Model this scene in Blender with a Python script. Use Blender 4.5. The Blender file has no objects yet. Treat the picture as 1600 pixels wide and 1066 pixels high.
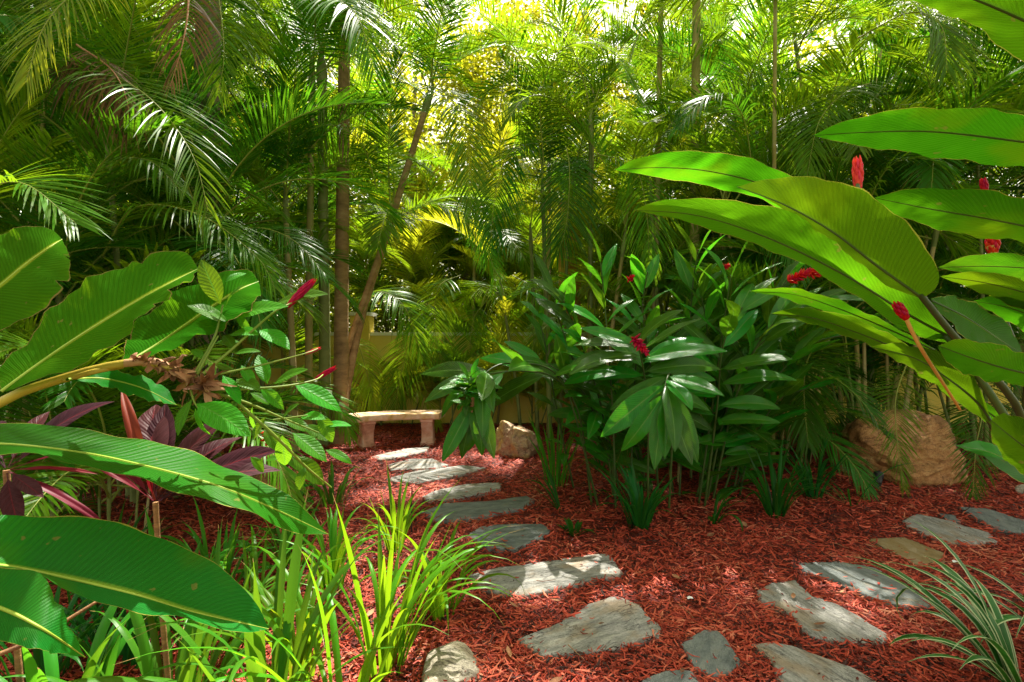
import bpy, bmesh, math, random
import numpy as np
from mathutils import Vector, Matrix, noise

scene = bpy.context.scene
C = scene.collection
R = math.radians
V = Vector
CAMZ = 1.5
F = 800.0            # focal length in photo pixels (18 mm on 36 mm, photo 1600 wide)

def W(px, py, d):
    """photo pixel and distance -> point in the garden"""
    return V(((px - 800) / F * d, d, CAMZ - (py - 533) / F * d))

def G(px, py, z=0.0):
    d = F * (CAMZ - z) / (py - 533)
    return V(((px - 800) / F * d, d, z))

# ------------------------------------------------------------------ mesh helpers
class MB:
    def __init__(s):
        s.v = []; s.f = []; s.uv = []; s.m = []
    def quad_grid(s, rows, uvs=None, mat=0, close=False):
        """rows: list of equal-length vertex lists"""
        n = len(rows[0]); b = len(s.v)
        for r in rows: s.v.extend(tuple(p) for p in r)
        for i in range(len(rows) - 1):
            rng = n if close else n - 1
            for j in range(rng):
                j2 = (j + 1) % n
                s.f.append((b + i*n + j, b + i*n + j2, b + (i+1)*n + j2, b + (i+1)*n + j)); s.m.append(mat)
                if uvs: s.uv.append((uvs[i][j], uvs[i][j2], uvs[i+1][j2], uvs[i+1][j]))
                else: s.uv.append(((.5, 0),) * 4)
    def face(s, pts, mat=0):
        b = len(s.v); s.v.extend(tuple(p) for p in pts)
        s.f.append(tuple(range(b, b + len(pts)))); s.m.append(mat)
        s.uv.append(tuple((.5, 0) for _ in pts))
    def box(s, c, sx, sy, sz, mat=0):
        c = V(c)
        p = [c + V((x*sx/2, y*sy/2, z*sz/2)) for z in (-1, 1) for y in (-1, 1) for x in (-1, 1)]
        b = len(s.v); s.v.extend(tuple(q) for q in p)
        for f in ((0,2,3,1), (4,5,7,6), (0,1,5,4), (2,6,7,3), (0,4,6,2), (1,3,7,5)):
            s.f.append(tuple(b + i for i in f)); s.m.append(mat); s.uv.append(((.5,0),)*4)
    def mesh(s, name, mats, smooth=True):
        me = bpy.data.meshes.new(name)
        me.from_pydata(s.v, [], s.f)
        for m in mats: me.materials.append(m)
        uvl = me.uv_layers.new(name='UVMap')
        flat = [c for q in s.uv for uv in q for c in uv]
        uvl.data.foreach_set('uv', flat)
        me.polygons.foreach_set('material_index', s.m)
        me.polygons.foreach_set('use_smooth', [smooth] * len(s.f))
        me.update()
        return me

def link(name, data, parent=None, loc=None):
    o = bpy.data.objects.new(name, data)
    C.objects.link(o)
    if parent is not None: o.parent = parent
    if loc is not None: o.location = loc
    return o

def obj(name, mb, mats, parent=None, smooth=True):
    if not isinstance(mats, (list, tuple)): mats = [mats]
    return link(name, mb.mesh(name, mats, smooth), parent)

def tag(o, label, cat, group=None, kind=None):
    o['label'] = label; o['category'] = cat
    if group: o['group'] = group
    if kind: o['kind'] = kind
    return o

def thing(name, label, cat, loc=(0, 0, 0), group=None):
    o = link(name, None); o.location = loc
    return tag(o, label, cat, group)

def crom(pts, n):
    """Catmull-Rom through pts, resampled evenly to n+1 points"""
    P = [V(p) for p in pts]
    if len(P) == 2: P = [P[0], (P[0] + P[1]) / 2, P[1]]
    P = [P[0]*2 - P[1]] + P + [P[-1]*2 - P[-2]]
    out = []
    for i in range(1, len(P) - 2):
        a, b, c, d = P[i-1], P[i], P[i+1], P[i+2]
        for k in range(16):
            t = k / 16
            out.append(((b*2) + (c - a)*t + (a*2 - b*5 + c*4 - d)*t*t + (b*3 - a - c*3 + d)*t**3) * .5)
    out.append(P[-2])
    L = [0]
    for i in range(1, len(out)): L.append(L[-1] + (out[i] - out[i-1]).length)
    res = []; j = 0
    for i in range(n + 1):
        s = L[-1] * i / n
        while j < len(L) - 2 and L[j+1] < s: j += 1
        u = (s - L[j]) / max(1e-9, L[j+1] - L[j])
        res.append(out[j].lerp(out[j+1], min(1, max(0, u))))
    return res

def tangents(P):
    n = len(P)
    return [(P[min(n-1, i+1)] - P[max(0, i-1)]).normalized() for i in range(n)]

def tube(mb, P, rad, sides=6, mat=0, cap=True, jit=None):
    P = [V(p) for p in P]; T = tangents(P); rows = []; uvs = []
    ref = V((0, 0, 1)) if abs(T[0].z) < .9 else V((1, 0, 0))
    for i, p in enumerate(P):
        x = T[i].cross(ref).normalized(); y = T[i].cross(x)
        r = rad(i / (len(P) - 1)) if callable(rad) else rad[i]
        row = []
        for k in range(sides):
            a = 2*math.pi*k/sides
            row.append(p + (x*math.cos(a) + y*math.sin(a)) * r)
        rows.append(row); uvs.append([(k/sides, i/(len(P)-1)) for k in range(sides)])
    mb.quad_grid(rows, uvs, mat, close=True)
    if cap:
        mb.face(rows[-1], mat); mb.face(rows[0][::-1], mat)

def sm(a, b, x):
    t = min(1, max(0, (x - a) / (b - a))); return t*t*(3 - 2*t)

# ------------------------------------------------------------------ materials
def newmat(name):
    m = bpy.data.materials.new(name); m.use_nodes = True
    nt = m.node_tree; nt.nodes.clear()
    out = nt.nodes.new('ShaderNodeOutputMaterial')
    return m, nt, out
def nd(nt, t, **kw):
    n = nt.nodes.new(t)
    for k, v in kw.items():
        if hasattr(n, k): setattr(n, k, v)
        else: n.inputs[k].default_value = v
    return n
def math_n(nt, op, a, b=None, c=None):
    n = nt.nodes.new('ShaderNodeMath'); n.operation = op
    for i, x in enumerate((a, b, c)):
        if x is None: continue
        if isinstance(x, (int, float)): n.inputs[i].default_value = x
        else: nt.links.new(x, n.inputs[i])
    return n.outputs[0]
def mixc(nt, fac, a, b):
    n = nt.nodes.new('ShaderNodeMix'); n.data_type = 'RGBA'
    for s, x in ((n.inputs[0], fac), (n.inputs[6], a), (n.inputs[7], b)):
        if isinstance(x, (int, float)): s.default_value = x
        elif isinstance(x, (tuple, list)): s.default_value = (*x, 1)
        else: nt.links.new(x, s)
    return n.outputs[2]
def ramp(nt, fac, stops):
    n = nt.nodes.new('ShaderNodeValToRGB')
    e = n.color_ramp.elements
    while len(e) < len(stops): e.new(.5)
    for k, (p, c) in enumerate(stops):
        e[k].position = p; e[k].color = (*c, 1)
    nt.links.new(fac, n.inputs[0]); return n.outputs[0]

def leaf_mat(name, col, trans, tmix=.4, rough=.4, var=.3, veins=0, midrib=None, edge=None, island=True, blotch=.25, spec=.12, tip=False):
    m, nt, out = newmat(name); L = nt.links
    info = nd(nt, 'ShaderNodeObjectInfo'); geo = nd(nt, 'ShaderNodeNewGeometry')
    tc = nd(nt, 'ShaderNodeTexCoord')
    ns = nd(nt, 'ShaderNodeTexNoise'); ns.inputs['Scale'].default_value = 6 if veins else 3; ns.inputs['Detail'].default_value = 3
    L.new(tc.outputs['Object'], ns.inputs['Vector'])
    rnd = info.outputs['Random']
    if island: rnd = math_n(nt, 'MULTIPLY', math_n(nt, 'ADD', info.outputs['Random'], geo.outputs['Random Per Island']), .5)
    val = math_n(nt, 'ADD', math_n(nt, 'MULTIPLY', math_n(nt, 'SUBTRACT', rnd, .5), var*2), 1)
    val = math_n(nt, 'ADD', val, math_n(nt, 'MULTIPLY', math_n(nt, 'SUBTRACT', ns.outputs[0], .5), blotch*2))
    bump_h = None
    if veins or midrib:
        sep = nd(nt, 'ShaderNodeSeparateXYZ'); L.new(tc.outputs['UV'], sep.inputs[0])
        au = math_n(nt, 'ABSOLUTE', math_n(nt, 'MULTIPLY', math_n(nt, 'SUBTRACT', sep.outputs[0], .5), 2))
    if veins:
        ph = math_n(nt, 'MULTIPLY', math_n(nt, 'SUBTRACT', sep.outputs[1], math_n(nt, 'MULTIPLY', math_n(nt, 'POWER', au, .8), .16)), veins*2*math.pi)
        ph = math_n(nt, 'ADD', ph, math_n(nt, 'MULTIPLY', ns.outputs[0], 5))
        w1 = math_n(nt, 'SINE', ph); w2 = math_n(nt, 'SINE', math_n(nt, 'MULTIPLY', ph, 2.63))
        bump_h = math_n(nt, 'ADD', w1, math_n(nt, 'MULTIPLY', w2, .5))
        val = math_n(nt, 'ADD', val, math_n(nt, 'MULTIPLY', bump_h, .075))
    hue = math_n(nt, 'ADD', .5, math_n(nt, 'MULTIPLY', math_n(nt, 'SUBTRACT', rnd, .5), .05))
    spot = None
    if edge:
        n4 = nd(nt, 'ShaderNodeTexNoise'); n4.inputs['Scale'].default_value = 34; n4.inputs['Detail'].default_value = 2; L.new(tc.outputs['Object'], n4.inputs['Vector'])
        n5 = nd(nt, 'ShaderNodeTexNoise'); n5.inputs['Scale'].default_value = 5; n5.inputs['Detail'].default_value = 3; L.new(tc.outputs['Object'], n5.inputs['Vector'])
        spot = math_n(nt, 'MULTIPLY', ramp(nt, n4.outputs[0], [(.71, (0, 0, 0)), (.74, (1, 1, 1))]), .5)
        yel = math_n(nt, 'MULTIPLY', ramp(nt, n5.outputs[0], [(.52, (0, 0, 0)), (.75, (1, 1, 1))]), .55)
    outs = []
    for c0 in (col, trans):
        hs = nd(nt, 'ShaderNodeHueSaturation'); hs.inputs['Color'].default_value = (*c0, 1)
        L.new(hue, hs.inputs['Hue']); L.new(val, hs.inputs['Value'])
        c = hs.outputs[0]
        if midrib:
            f = math_n(nt, 'SUBTRACT', 1, math_n(nt, 'MINIMUM', math_n(nt, 'MULTIPLY', au, 14), 1))
            c = mixc(nt, f, c, midrib)
        if edge:
            n2 = nd(nt, 'ShaderNodeTexNoise'); n2.inputs['Scale'].default_value = 9; L.new(tc.outputs['Object'], n2.inputs['Vector'])
            f = math_n(nt, 'GREATER_THAN', math_n(nt, 'ADD', au, math_n(nt, 'MULTIPLY', math_n(nt, 'SUBTRACT', n2.outputs[0], .5), .12)), .985)
            c = mixc(nt, f, c, edge)
            c = mixc(nt, yel, c, (c0[0]*2.2 + .02, c0[1]*1.15, c0[2]))
            c = mixc(nt, spot, c, (.26, .20, .05))
        if tip:
            sp = nd(nt, 'ShaderNodeSeparateXYZ'); L.new(tc.outputs['UV'], sp.inputs[0])
            f = math_n(nt, 'GREATER_THAN', math_n(nt, 'ADD', sp.outputs[1], math_n(nt, 'MULTIPLY', geo.outputs['Random Per Island'], .12)), 1.03)
            c = mixc(nt, f, c, (.34, .24, .08))
        outs.append(c)
    p = nd(nt, 'ShaderNodeBsdfPrincipled'); p.inputs['Roughness'].default_value = rough
    p.inputs['Specular IOR Level'].default_value = spec
    L.new(outs[0], p.inputs['Base Color'])
    t = nd(nt, 'ShaderNodeBsdfTranslucent'); L.new(outs[1], t.inputs[0])
    if bump_h is not None:
        b = nd(nt, 'ShaderNodeBump'); b.inputs['Strength'].default_value = .35; b.inputs['Distance'].default_value = .0025
        L.new(bump_h, b.inputs['Height']); L.new(b.outputs[0], p.inputs['Normal']); L.new(b.outputs[0], t.inputs['Normal'])
    mx = nd(nt, 'ShaderNodeMixShader'); mx.inputs[0].default_value = tmix
    L.new(p.outputs[0], mx.inputs[1]); L.new(t.outputs[0], mx.inputs[2]); L.new(mx.outputs[0], out.inputs[0])
    return m

def rough_mat(name, stops, scale=5, rough=.8, bump=.3, stretch=(1, 1, 1), detail=8, dist=.02, island=0, spec=.3, bscale=None, patch=0):
    m, nt, out = newmat(name); L = nt.links
    tc = nd(nt, 'ShaderNodeTexCoord'); mp = nd(nt, 'ShaderNodeMapping'); mp.inputs['Scale'].default_value = stretch
    L.new(tc.outputs['Object'], mp.inputs[0])
    n = nd(nt, 'ShaderNodeTexNoise'); n.inputs['Scale'].default_value = scale; n.inputs['Detail'].default_value = detail; n.inputs['Roughness'].default_value = .65
    L.new(mp.outputs[0], n.inputs['Vector'])
    fac = n.outputs[0]
    if island:
        geo = nd(nt, 'ShaderNodeNewGeometry')
        fac = math_n(nt, 'ADD', math_n(nt, 'MULTIPLY', fac, 1 - island), math_n(nt, 'MULTIPLY', geo.outputs['Random Per Island'], island))
    else:
        info = nd(nt, 'ShaderNodeObjectInfo')
        fac = math_n(nt, 'ADD', fac, math_n(nt, 'MULTIPLY', math_n(nt, 'SUBTRACT', info.outputs['Random'], .5), .12))
    if patch:
        n3 = nd(nt, 'ShaderNodeTexNoise'); n3.inputs['Scale'].default_value = 1.6; n3.inputs['Detail'].default_value = 4
        L.new(tc.outputs['Object'], n3.inputs['Vector'])
        fac = math_n(nt, 'ADD', fac, math_n(nt, 'MULTIPLY', math_n(nt, 'SUBTRACT', n3.outputs[0], .5), patch*4))
    c = ramp(nt, fac, stops)
    p = nd(nt, 'ShaderNodeBsdfPrincipled'); p.inputs['Roughness'].default_value = rough; p.inputs['Specular IOR Level'].default_value = spec
    L.new(c, p.inputs['Base Color'])
    if bump:
        n2 = nd(nt, 'ShaderNodeTexNoise'); n2.inputs['Scale'].default_value = bscale or scale*3; n2.inputs['Detail'].default_value = 8; n2.inputs['Roughness'].default_value = .7
        L.new(mp.outputs[0], n2.inputs['Vector'])
        b = nd(nt, 'ShaderNodeBump'); b.inputs['Strength'].default_value = bump; b.inputs['Distance'].default_value = dist
        L.new(n2.outputs[0], b.inputs['Height']); L.new(b.outputs[0], p.inputs['Normal'])
    L.new(p.outputs[0], out.inputs[0])
    return m

M = {}
# palms
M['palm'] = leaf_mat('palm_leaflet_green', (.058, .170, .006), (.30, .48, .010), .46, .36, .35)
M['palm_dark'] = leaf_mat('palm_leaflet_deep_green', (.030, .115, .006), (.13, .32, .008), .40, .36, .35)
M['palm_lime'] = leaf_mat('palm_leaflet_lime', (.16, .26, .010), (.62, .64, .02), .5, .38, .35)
M['palm_dead'] = leaf_mat('palm_leaflet_dry', (.10, .055, .022), (.14, .07, .02), .2, .7, .4)
M['rachis'] = rough_mat('palm_rachis', [(0, (.12, .18, .02)), (1, (.30, .30, .05))], 4, .5, .1)
M['cane'] = rough_mat('palm_cane', [(.25, (.10, .13, .03)), (.5, (.30, .24, .07)), (.75, (.42, .36, .20))], 3, .65, .25, (1, 1, .6))
M['canebrown'] = rough_mat('palm_trunk_brown', [(.25, (.13, .075, .035)), (.55, (.32, .20, .09)), (.8, (.44, .31, .16))], 4, .8, .5, (1, 1, 2.5))
M['canegreen'] = rough_mat('palm_trunk_green', [(.25, (.07, .10, .02)), (.55, (.16, .19, .05)), (.8, (.28, .27, .10))], 3, .6, .3, (1, 1, 1.5))
M['trunkgrey'] = rough_mat('palm_trunk_grey', [(.25, (.10, .08, .05)), (.6, (.23, .18, .12)), (.85, (.33, .28, .2))], 5, .85, .6, (1, 1, 4))
M['bark'] = rough_mat('tree_bark', [(.2, (.09, .07, .05)), (.8, (.28, .23, .17))], 6, .9, .7, (1, 1, .3))
M['boot'] = rough_mat('palm_boot_orange', [(.25, (.30, .13, .02)), (.6, (.55, .28, .05)), (.9, (.6, .4, .12))], 5, .7, .6, (1, 1, 3))
# big leaves
GR = (.42, .50, .06)
M['ginger_up'] = leaf_mat('ginger_leaf_near', (.012, .125, .006), (.12, .42, .008), .34, .42, .12, veins=52, midrib=(.30, .45, .04), edge=(.30, .28, .05), island=False, blotch=.22, spec=.05)
M['ginger_torn'] = leaf_mat('ginger_leaf_torn', (.014, .135, .006), (.15, .45, .008), .36, .42, .12, veins=46, midrib=(.42, .48, .04), edge=(.22, .16, .05), island=False, blotch=.25, spec=0)
M['ginger_back'] = leaf_mat('ginger_leaf_backlit', (.022, .135, .005), (.115, .33, .004), .46, .42, .10, veins=52, midrib=(.10, .20, .02), edge=(.36, .38, .05), island=False, blotch=.18, spec=.12)
M['ginger'] = leaf_mat('ginger_leaf', (.028, .155, .008), (.15, .42, .010), .34, .24, .42, veins=30, midrib=(.16, .32, .05), island=False, blotch=.28, spec=.28, edge=(.12, .16, .03))
M['plantlet'] = leaf_mat('plantlet_leaf', (.045, .20, .010), (.26, .52, .015), .40, .42, .40, veins=12, midrib=(.12, .32, .04), island=False, spec=.1)
M['rib'] = rough_mat('leaf_midrib', [(.2, (.20, .30, .02)), (.8, (.32, .40, .05))], 6, .5, .1)
M['plantlet_stem'] = rough_mat('plantlet_stem', [(.2, (.10, .17, .02)), (.8, (.24, .30, .04))], 6, .5, .1)
M['stem'] = rough_mat('ginger_stem_green', [(.2, (.02, .05, .01)), (.8, (.075, .11, .02))], 6, .5, .15)
M['stem_yellow'] = rough_mat('ginger_stem_yellow', [(.25, (.22, .12, .02)), (.5, (.42, .30, .04)), (.8, (.5, .40, .06))], 9, .45, .2, (1, 1, 1))
M['stem_dark'] = rough_mat('ginger_stem_dark', [(.2, (.022, .035, .010)), (.8, (.06, .075, .02))], 8, .5, .2)
M['bract_dry'] = rough_mat('dry_bract', [(.2, (.07, .03, .015)), (.5, (.30, .13, .06)), (.8, (.48, .28, .15))], 40, .8, .3, island=.5)
M['red'] = leaf_mat('red_bract', (.48, .008, .02), (.75, .02, .03), .25, .35, .35)
M['pink'] = leaf_mat('pink_bract', (.72, .045, .085), (.85, .10, .12), .3, .4, .15)
M['orange'] = rough_mat('orange_stalk', [(.2, (.5, .16, .03)), (.8, (.55, .35, .08))], 6, .45, .1)
M['purple'] = leaf_mat('cordyline_leaf', (.045, .013, .018), (.15, .022, .022), .22, .50, .30, veins=10, midrib=(.14, .015, .02), island=False, spec=.08)
M['crimson'] = leaf_mat('cordyline_red', (.15, .011, .010), (.26, .018, .012), .28, .45, .25, island=False)
M['cordstem'] = rough_mat('cordyline_stem', [(.3, (.12, .05, .02)), (.7, (.34, .18, .07))], 12, .7, .4, (1, 1, 4))
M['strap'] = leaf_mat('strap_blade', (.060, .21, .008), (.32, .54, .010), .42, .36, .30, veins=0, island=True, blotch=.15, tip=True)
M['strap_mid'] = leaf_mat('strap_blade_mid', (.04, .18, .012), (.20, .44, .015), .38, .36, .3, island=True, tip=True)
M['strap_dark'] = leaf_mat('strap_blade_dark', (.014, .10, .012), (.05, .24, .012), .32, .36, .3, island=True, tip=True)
M['mulch'] = rough_mat('red_mulch', [(.25, (.03, .006, .005)), (.5, (.16, .02, .012)), (.75, (.28, .04, .022))], 28, .75, .8, dist=.015, spec=.3, bscale=70)
M['chip'] = rough_mat('red_mulch_chip', [(.18, (.035, .007, .004)), (.36, (.25, .026, .012)), (.56, (.40, .046, .021)), (.80, (.48, .085, .040)), (.96, (.54, .20, .11))], 30, .65, 0, island=.75, spec=.3, patch=.22)
M['soil'] = rough_mat('lawn_soil', [(.2, (.04, .07, .015)), (.8, (.09, .14, .03))], 2, .9, .4)
M['flag'] = rough_mat('grey_flagstone', [(.24, (.07, .075, .075)), (.40, (.17, .175, .17)), (.52, (.27, .265, .245)), (.62, (.25, .19, .12)), (.70, (.20, .20, .19)), (.85, (.40, .38, .34))], 6.5, .7, .9, (1, 2.6, 1), dist=.03, bscale=16)
def stone_mat(name, dark, mid, light, tint, tamt=.5, iso=False):
    m, nt, out = newmat(name); L = nt.links
    tc = nd(nt, 'ShaderNodeTexCoord'); info = nd(nt, 'ShaderNodeObjectInfo')
    off = nd(nt, 'ShaderNodeVectorMath', operation='ADD'); L.new(tc.outputs['Object'], off.inputs[0])
    cmb = nd(nt, 'ShaderNodeCombineXYZ'); L.new(math_n(nt, 'MULTIPLY', info.outputs['Random'], 37.0), cmb.inputs[0]); L.new(cmb.outputs[0], off.inputs[1])
    def noi(scale, st, det=8, ro=.65, dis=0):
        mp = nd(nt, 'ShaderNodeMapping'); mp.inputs['Scale'].default_value = st; L.new(off.outputs[0], mp.inputs[0])
        n = nd(nt, 'ShaderNodeTexNoise'); n.inputs['Scale'].default_value = scale; n.inputs['Detail'].default_value = det; n.inputs['Roughness'].default_value = ro; n.inputs['Distortion'].default_value = dis
        L.new(mp.outputs[0], n.inputs['Vector']); return n.outputs[0]
    streak = noi(5 if iso else 9, (1, 1, 1.5) if iso else (.45, 2.6, 2), 9, .66 if iso else .7, .15 if iso else .6); patch = noi(3.2, (1, 1.6, 1), 5, .6); fine = noi(70, (1, 1.5, 1), 6, .75)
    f = math_n(nt, 'ADD', math_n(nt, 'MULTIPLY', streak, .5 if iso else .62), math_n(nt, 'MULTIPLY', fine, .5 if iso else .38))
    c = ramp(nt, f, [(.36, dark), (.50, mid), (.64, light)])
    c = mixc(nt, math_n(nt, 'MULTIPLY', ramp(nt, patch, [(.50, (0, 0, 0)), (.62, (1, 1, 1))]), tamt), c, tint)
    crk = ramp(nt, math_n(nt, 'ABSOLUTE', math_n(nt, 'SUBTRACT', noi(4.5, (.5, 2.2, 1), 6, .6, .8), .5)), [(0, (.3, .3, .3)), (.012, (1, 1, 1))])
    mx_ = nd(nt, 'ShaderNodeMix', data_type='RGBA', blend_type='MULTIPLY'); mx_.inputs[0].default_value = .8
    L.new(c, mx_.inputs[6]); L.new(crk, mx_.inputs[7])
    p = nd(nt, 'ShaderNodeBsdfPrincipled'); p.inputs['Roughness'].default_value = .68; p.inputs['Specular IOR Level'].default_value = .35
    L.new(mx_.outputs[2], p.inputs['Base Color'])
    h = math_n(nt, 'ADD', math_n(nt, 'ADD', math_n(nt, 'MULTIPLY', streak, 1.0), math_n(nt, 'MULTIPLY', fine, .35)), math_n(nt, 'MULTIPLY', crk, .25))
    b = nd(nt, 'ShaderNodeBump'); b.inputs['Strength'].default_value = .9; b.inputs['Distance'].default_value = .022
    L.new(h, b.inputs['Height']); L.new(b.outputs[0], p.inputs['Normal']); L.new(p.outputs[0], out.inputs[0]); return m
M['flag'] = stone_mat('grey_flagstone', (.10, .10, .095), (.27, .265, .245), (.46, .44, .40), (.27, .19, .11), .65)
M['flag_dark'] = stone_mat('blue_grey_flagstone', (.06, .068, .068), (.165, .18, .18), (.32, .33, .31), (.20, .16, .10), .45)
M['flag_brown'] = rough_mat('brown_flagstone', [(.22, (.10, .08, .04)), (.5, (.22, .15, .06)), (.8, (.30, .25, .16))], 5, .65, .5, (1, 2, 1), dist=.012)
M['flag_dark'] = rough_mat('blue_grey_flagstone', [(.25, (.055, .065, .065)), (.45, (.13, .15, .15)), (.6, (.20, .22, .21)), (.72, (.22, .19, .14)), (.9, (.30, .30, .27))], 6, .6, .9, (1, 2.6, 1), dist=.03, bscale=16)
M['rock'] = stone_mat('tan_boulder', (.14, .055, .02), (.38, .18, .06), (.52, .33, .14), (.20, .095, .035), .8, True)
M['rock_pink'] = stone_mat('pink_boulder', (.20, .10, .07), (.44, .28, .17), (.62, .50, .32), (.55, .36, .10), .8, True)
M['rock_grey'] = stone_mat('grey_boulder', (.15, .13, .10), (.36, .32, .25), (.56, .50, .40), (.26, .20, .13), .6, True)
M['bench_top'] = rough_mat('bench_seat_stone', [(.28, (.40, .22, .07)), (.42, (.62, .40, .18)), (.55, (.72, .48, .32)), (.72, (.76, .62, .48))], 8, .85, .7, dist=.008, bscale=55)
M['bench_leg'] = rough_mat('bench_pedestal_stone', [(.28, (.34, .15, .09)), (.5, (.62, .32, .22)), (.72, (.70, .50, .40))], 8, .85, .7, dist=.006, bscale=60)
M['wall'] = rough_mat('yellow_stucco', [(.25, (.52, .36, .05)), (.5, (.66, .50, .08)), (.8, (.74, .60, .16))], 1.6, .85, .35, dist=.006, bscale=90)
M['coping'] = rough_mat('white_coping', [(.2, (.62, .60, .54)), (.8, (.80, .79, .75))], 5, .7, .2)
M['black'] = rough_mat('black_metal', [(.2, (.012, .012, .013)), (.8, (.03, .03, .032))], 9, .4, .1)
m, nt, out = newmat('lamp_glass'); p_ = nd(nt, 'ShaderNodeBsdfPrincipled'); p_.inputs['Base Color'].default_value = (.25, .3, .34, 1); p_.inputs['Roughness'].default_value = .12; nt.links.new(p_.outputs[0], out.inputs[0]); M['glass'] = m
M['litter'] = rough_mat('white_litter', [(.2, (.7, .7, .72)), (.8, (.8, .8, .8))], 9, .6, 0)
# variegated blades: white margins
m, nt, out = newmat('variegated_blade'); tc = nd(nt, 'ShaderNodeTexCoord'); sep = nd(nt, 'ShaderNodeSeparateXYZ'); nt.links.new(tc.outputs['UV'], sep.inputs[0])
au = math_n(nt, 'ABSOLUTE', math_n(nt, 'MULTIPLY', math_n(nt, 'SUBTRACT', sep.outputs[0], .5), 2))
c_ = mixc(nt, math_n(nt, 'GREATER_THAN', au, .70), (.020, .125, .010), (.40, .48, .24))
p_ = nd(nt, 'ShaderNodeBsdfPrincipled'); p_.inputs['Roughness'].default_value = .4; nt.links.new(c_, p_.inputs['Base Color'])
t_ = nd(nt, 'ShaderNodeBsdfTranslucent'); nt.links.new(c_, t_.inputs[0])
mx = nd(nt, 'ShaderNodeMixShader'); mx.inputs[0].default_value = .3
nt.links.new(p_.outputs[0], mx.inputs[1]); nt.links.new(t_.outputs[0], mx.inputs[2]); nt.links.new(mx.outputs[0], out.inputs[0]); M['variegated'] = m

# ------------------------------------------------------------------ camera, light, sky
cam = bpy.data.cameras.new('camera'); cam.lens = 18; cam.sensor_width = 36; cam.clip_end = 2000; cam.clip_start = .02
co = link('camera', cam); co.location = (0, 0, CAMZ); co.rotation_euler = (R(90), 0, 0)
scene.camera = co
SUN_EL, SUN_AZ = 59.0, 12.0        # azimuth from +Y, clockwise
sd = V((math.sin(R(SUN_AZ))*math.cos(R(SUN_EL)), math.cos(R(SUN_AZ))*math.cos(R(SUN_EL)), math.sin(R(SUN_EL))))
sun = bpy.data.lights.new('sun', 'SUN'); sun.energy = 4.8; sun.angle = R(.55); sun.color = (1, .94, .82)
so = link('sun', sun); so.rotation_euler = sd.to_track_quat('Z', 'Y').to_euler(); so.location = (0, 0, 20)
w = bpy.data.worlds.new('World'); scene.world = w; w.use_nodes = True
nt = w.node_tree; bg = nt.nodes['Background']
sk = nt.nodes.new('ShaderNodeTexSky'); sk.sky_type = 'NISHITA'; sk.sun_disc = False
sk.sun_elevation = R(SUN_EL); sk.sun_rotation = R(SUN_AZ); sk.air_density = 1.0; sk.dust_density = 2.0
hs = nt.nodes.new('ShaderNodeHueSaturation'); hs.inputs['Saturation'].default_value = .30
nt.links.new(sk.outputs[0], hs.inputs['Color'])
warm = mixc(nt, 1.0, hs.outputs[0], (1.0, .92, .68)); warm.node.blend_type = 'MULTIPLY'
nt.links.new(warm, bg.inputs[0]); bg.inputs[1].default_value = .15
vs = scene.view_settings; vs.view_transform = 'Standard'; vs.look = 'None'; vs.exposure = 1.72; vs.gamma = 1
cy = scene.cycles
cy.max_bounces = 6; cy.diffuse_bounces = 4; cy.glossy_bounces = 2; cy.transmission_bounces = 4
cy.caustics_reflective = False; cy.caustics_refractive = False; cy.sample_clamp_indirect = 6
try:
    cy.use_denoising = True; cy.denoiser = 'OPENIMAGEDENOISE'
except Exception as e: print('denoise', e)

# ------------------------------------------------------------------ ground
mb = MB(); mb.face([(-300, -60, -.03), (300, -60, -.03), (300, 500, -.03), (-300, 500, -.03)])
o = obj('ground', mb, M['soil']); o['kind'] = 'structure'
mb = MB(); rows = []
NX, NY = 110, 70
def gz(x, y):
    return .014*noise.noise(V((x*1.3, y*1.3, 0))) + .007*noise.noise(V((x*4, y*4, 3)))
for j in range(NY + 1):
    y = -1 + 10.2*j/NY
    rows.append([V((-9 + 19*i/NX, y, gz(-9 + 19*i/NX, y))) for i in range(NX + 1)])
mb.quad_grid(rows)
o = obj('mulch_bed', mb, M['mulch']); o['kind'] = 'structure'

# ------------------------------------------------------------------ flagstones
STONES = []
def flagstone(poly, mat, label, seed, th=.055, z=.034, rough=.006):
    """poly: photo pixels on the ground"""
    P = [G(px, py, z) for px, py in poly]
    c = sum(P, V()) / len(P)
    STONES.append([(p.x, p.y) for p in P])
    ring = []
    n = len(P)
    for i in range(n):
        a, b = P[i], P[(i+1) % n]
        k = max(3, int((b - a).length / .035))
        for q in range(k):
            p = a.lerp(b, q / k)
            off = noise.noise(V((p.x*7, p.y*7, seed)))*.018 + noise.noise(V((p.x*25, p.y*25, seed)))*.010
            d = (p - c).normalized()
            ring.append(p + d*off)
    mb = MB(); rows = []
    def lvl(f, dz, amp=1, down=None):
        out_ = []
        for p in ring:
            q = c + (p - c)*f
            if down is not None: zz = down
            else: zz = z + dz + amp*(rough*noise.noise(V((q.x*5, q.y*9, seed))) + .5*rough*noise.noise(V((q.x*22, q.y*30, seed))))
            out_.append(V((q.x, q.y, zz)) - c)
        return out_
    rows.append(lvl(1.0, 0, down=z - th)); rows.append(lvl(1.012, -.012)); rows.append(lvl(.985, -.001))
    for f in (.93, .82, .68, .52, .36, .2, .06): rows.append(lvl(f, 0))
    mb.quad_grid(rows, close=True)
    mb.face(rows[-1])
    cov = [sum((p - c)[a]*(p - c)[b] for p in ring) for a, b in ((0, 0), (0, 1), (1, 1))]
    th_ = .5*math.atan2(2*cov[1], cov[0] - cov[2]); rt = Matrix.Rotation(-th_, 3, 'Z')
    mb.v = [tuple(rt @ V(q)) for q in mb.v]
    o = obj('flagstone', mb, mat); o.location = c; o.rotation_euler.z = th_
    return tag(o, label, 'flagstone', 'flagstones set in the red mulch')
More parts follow.
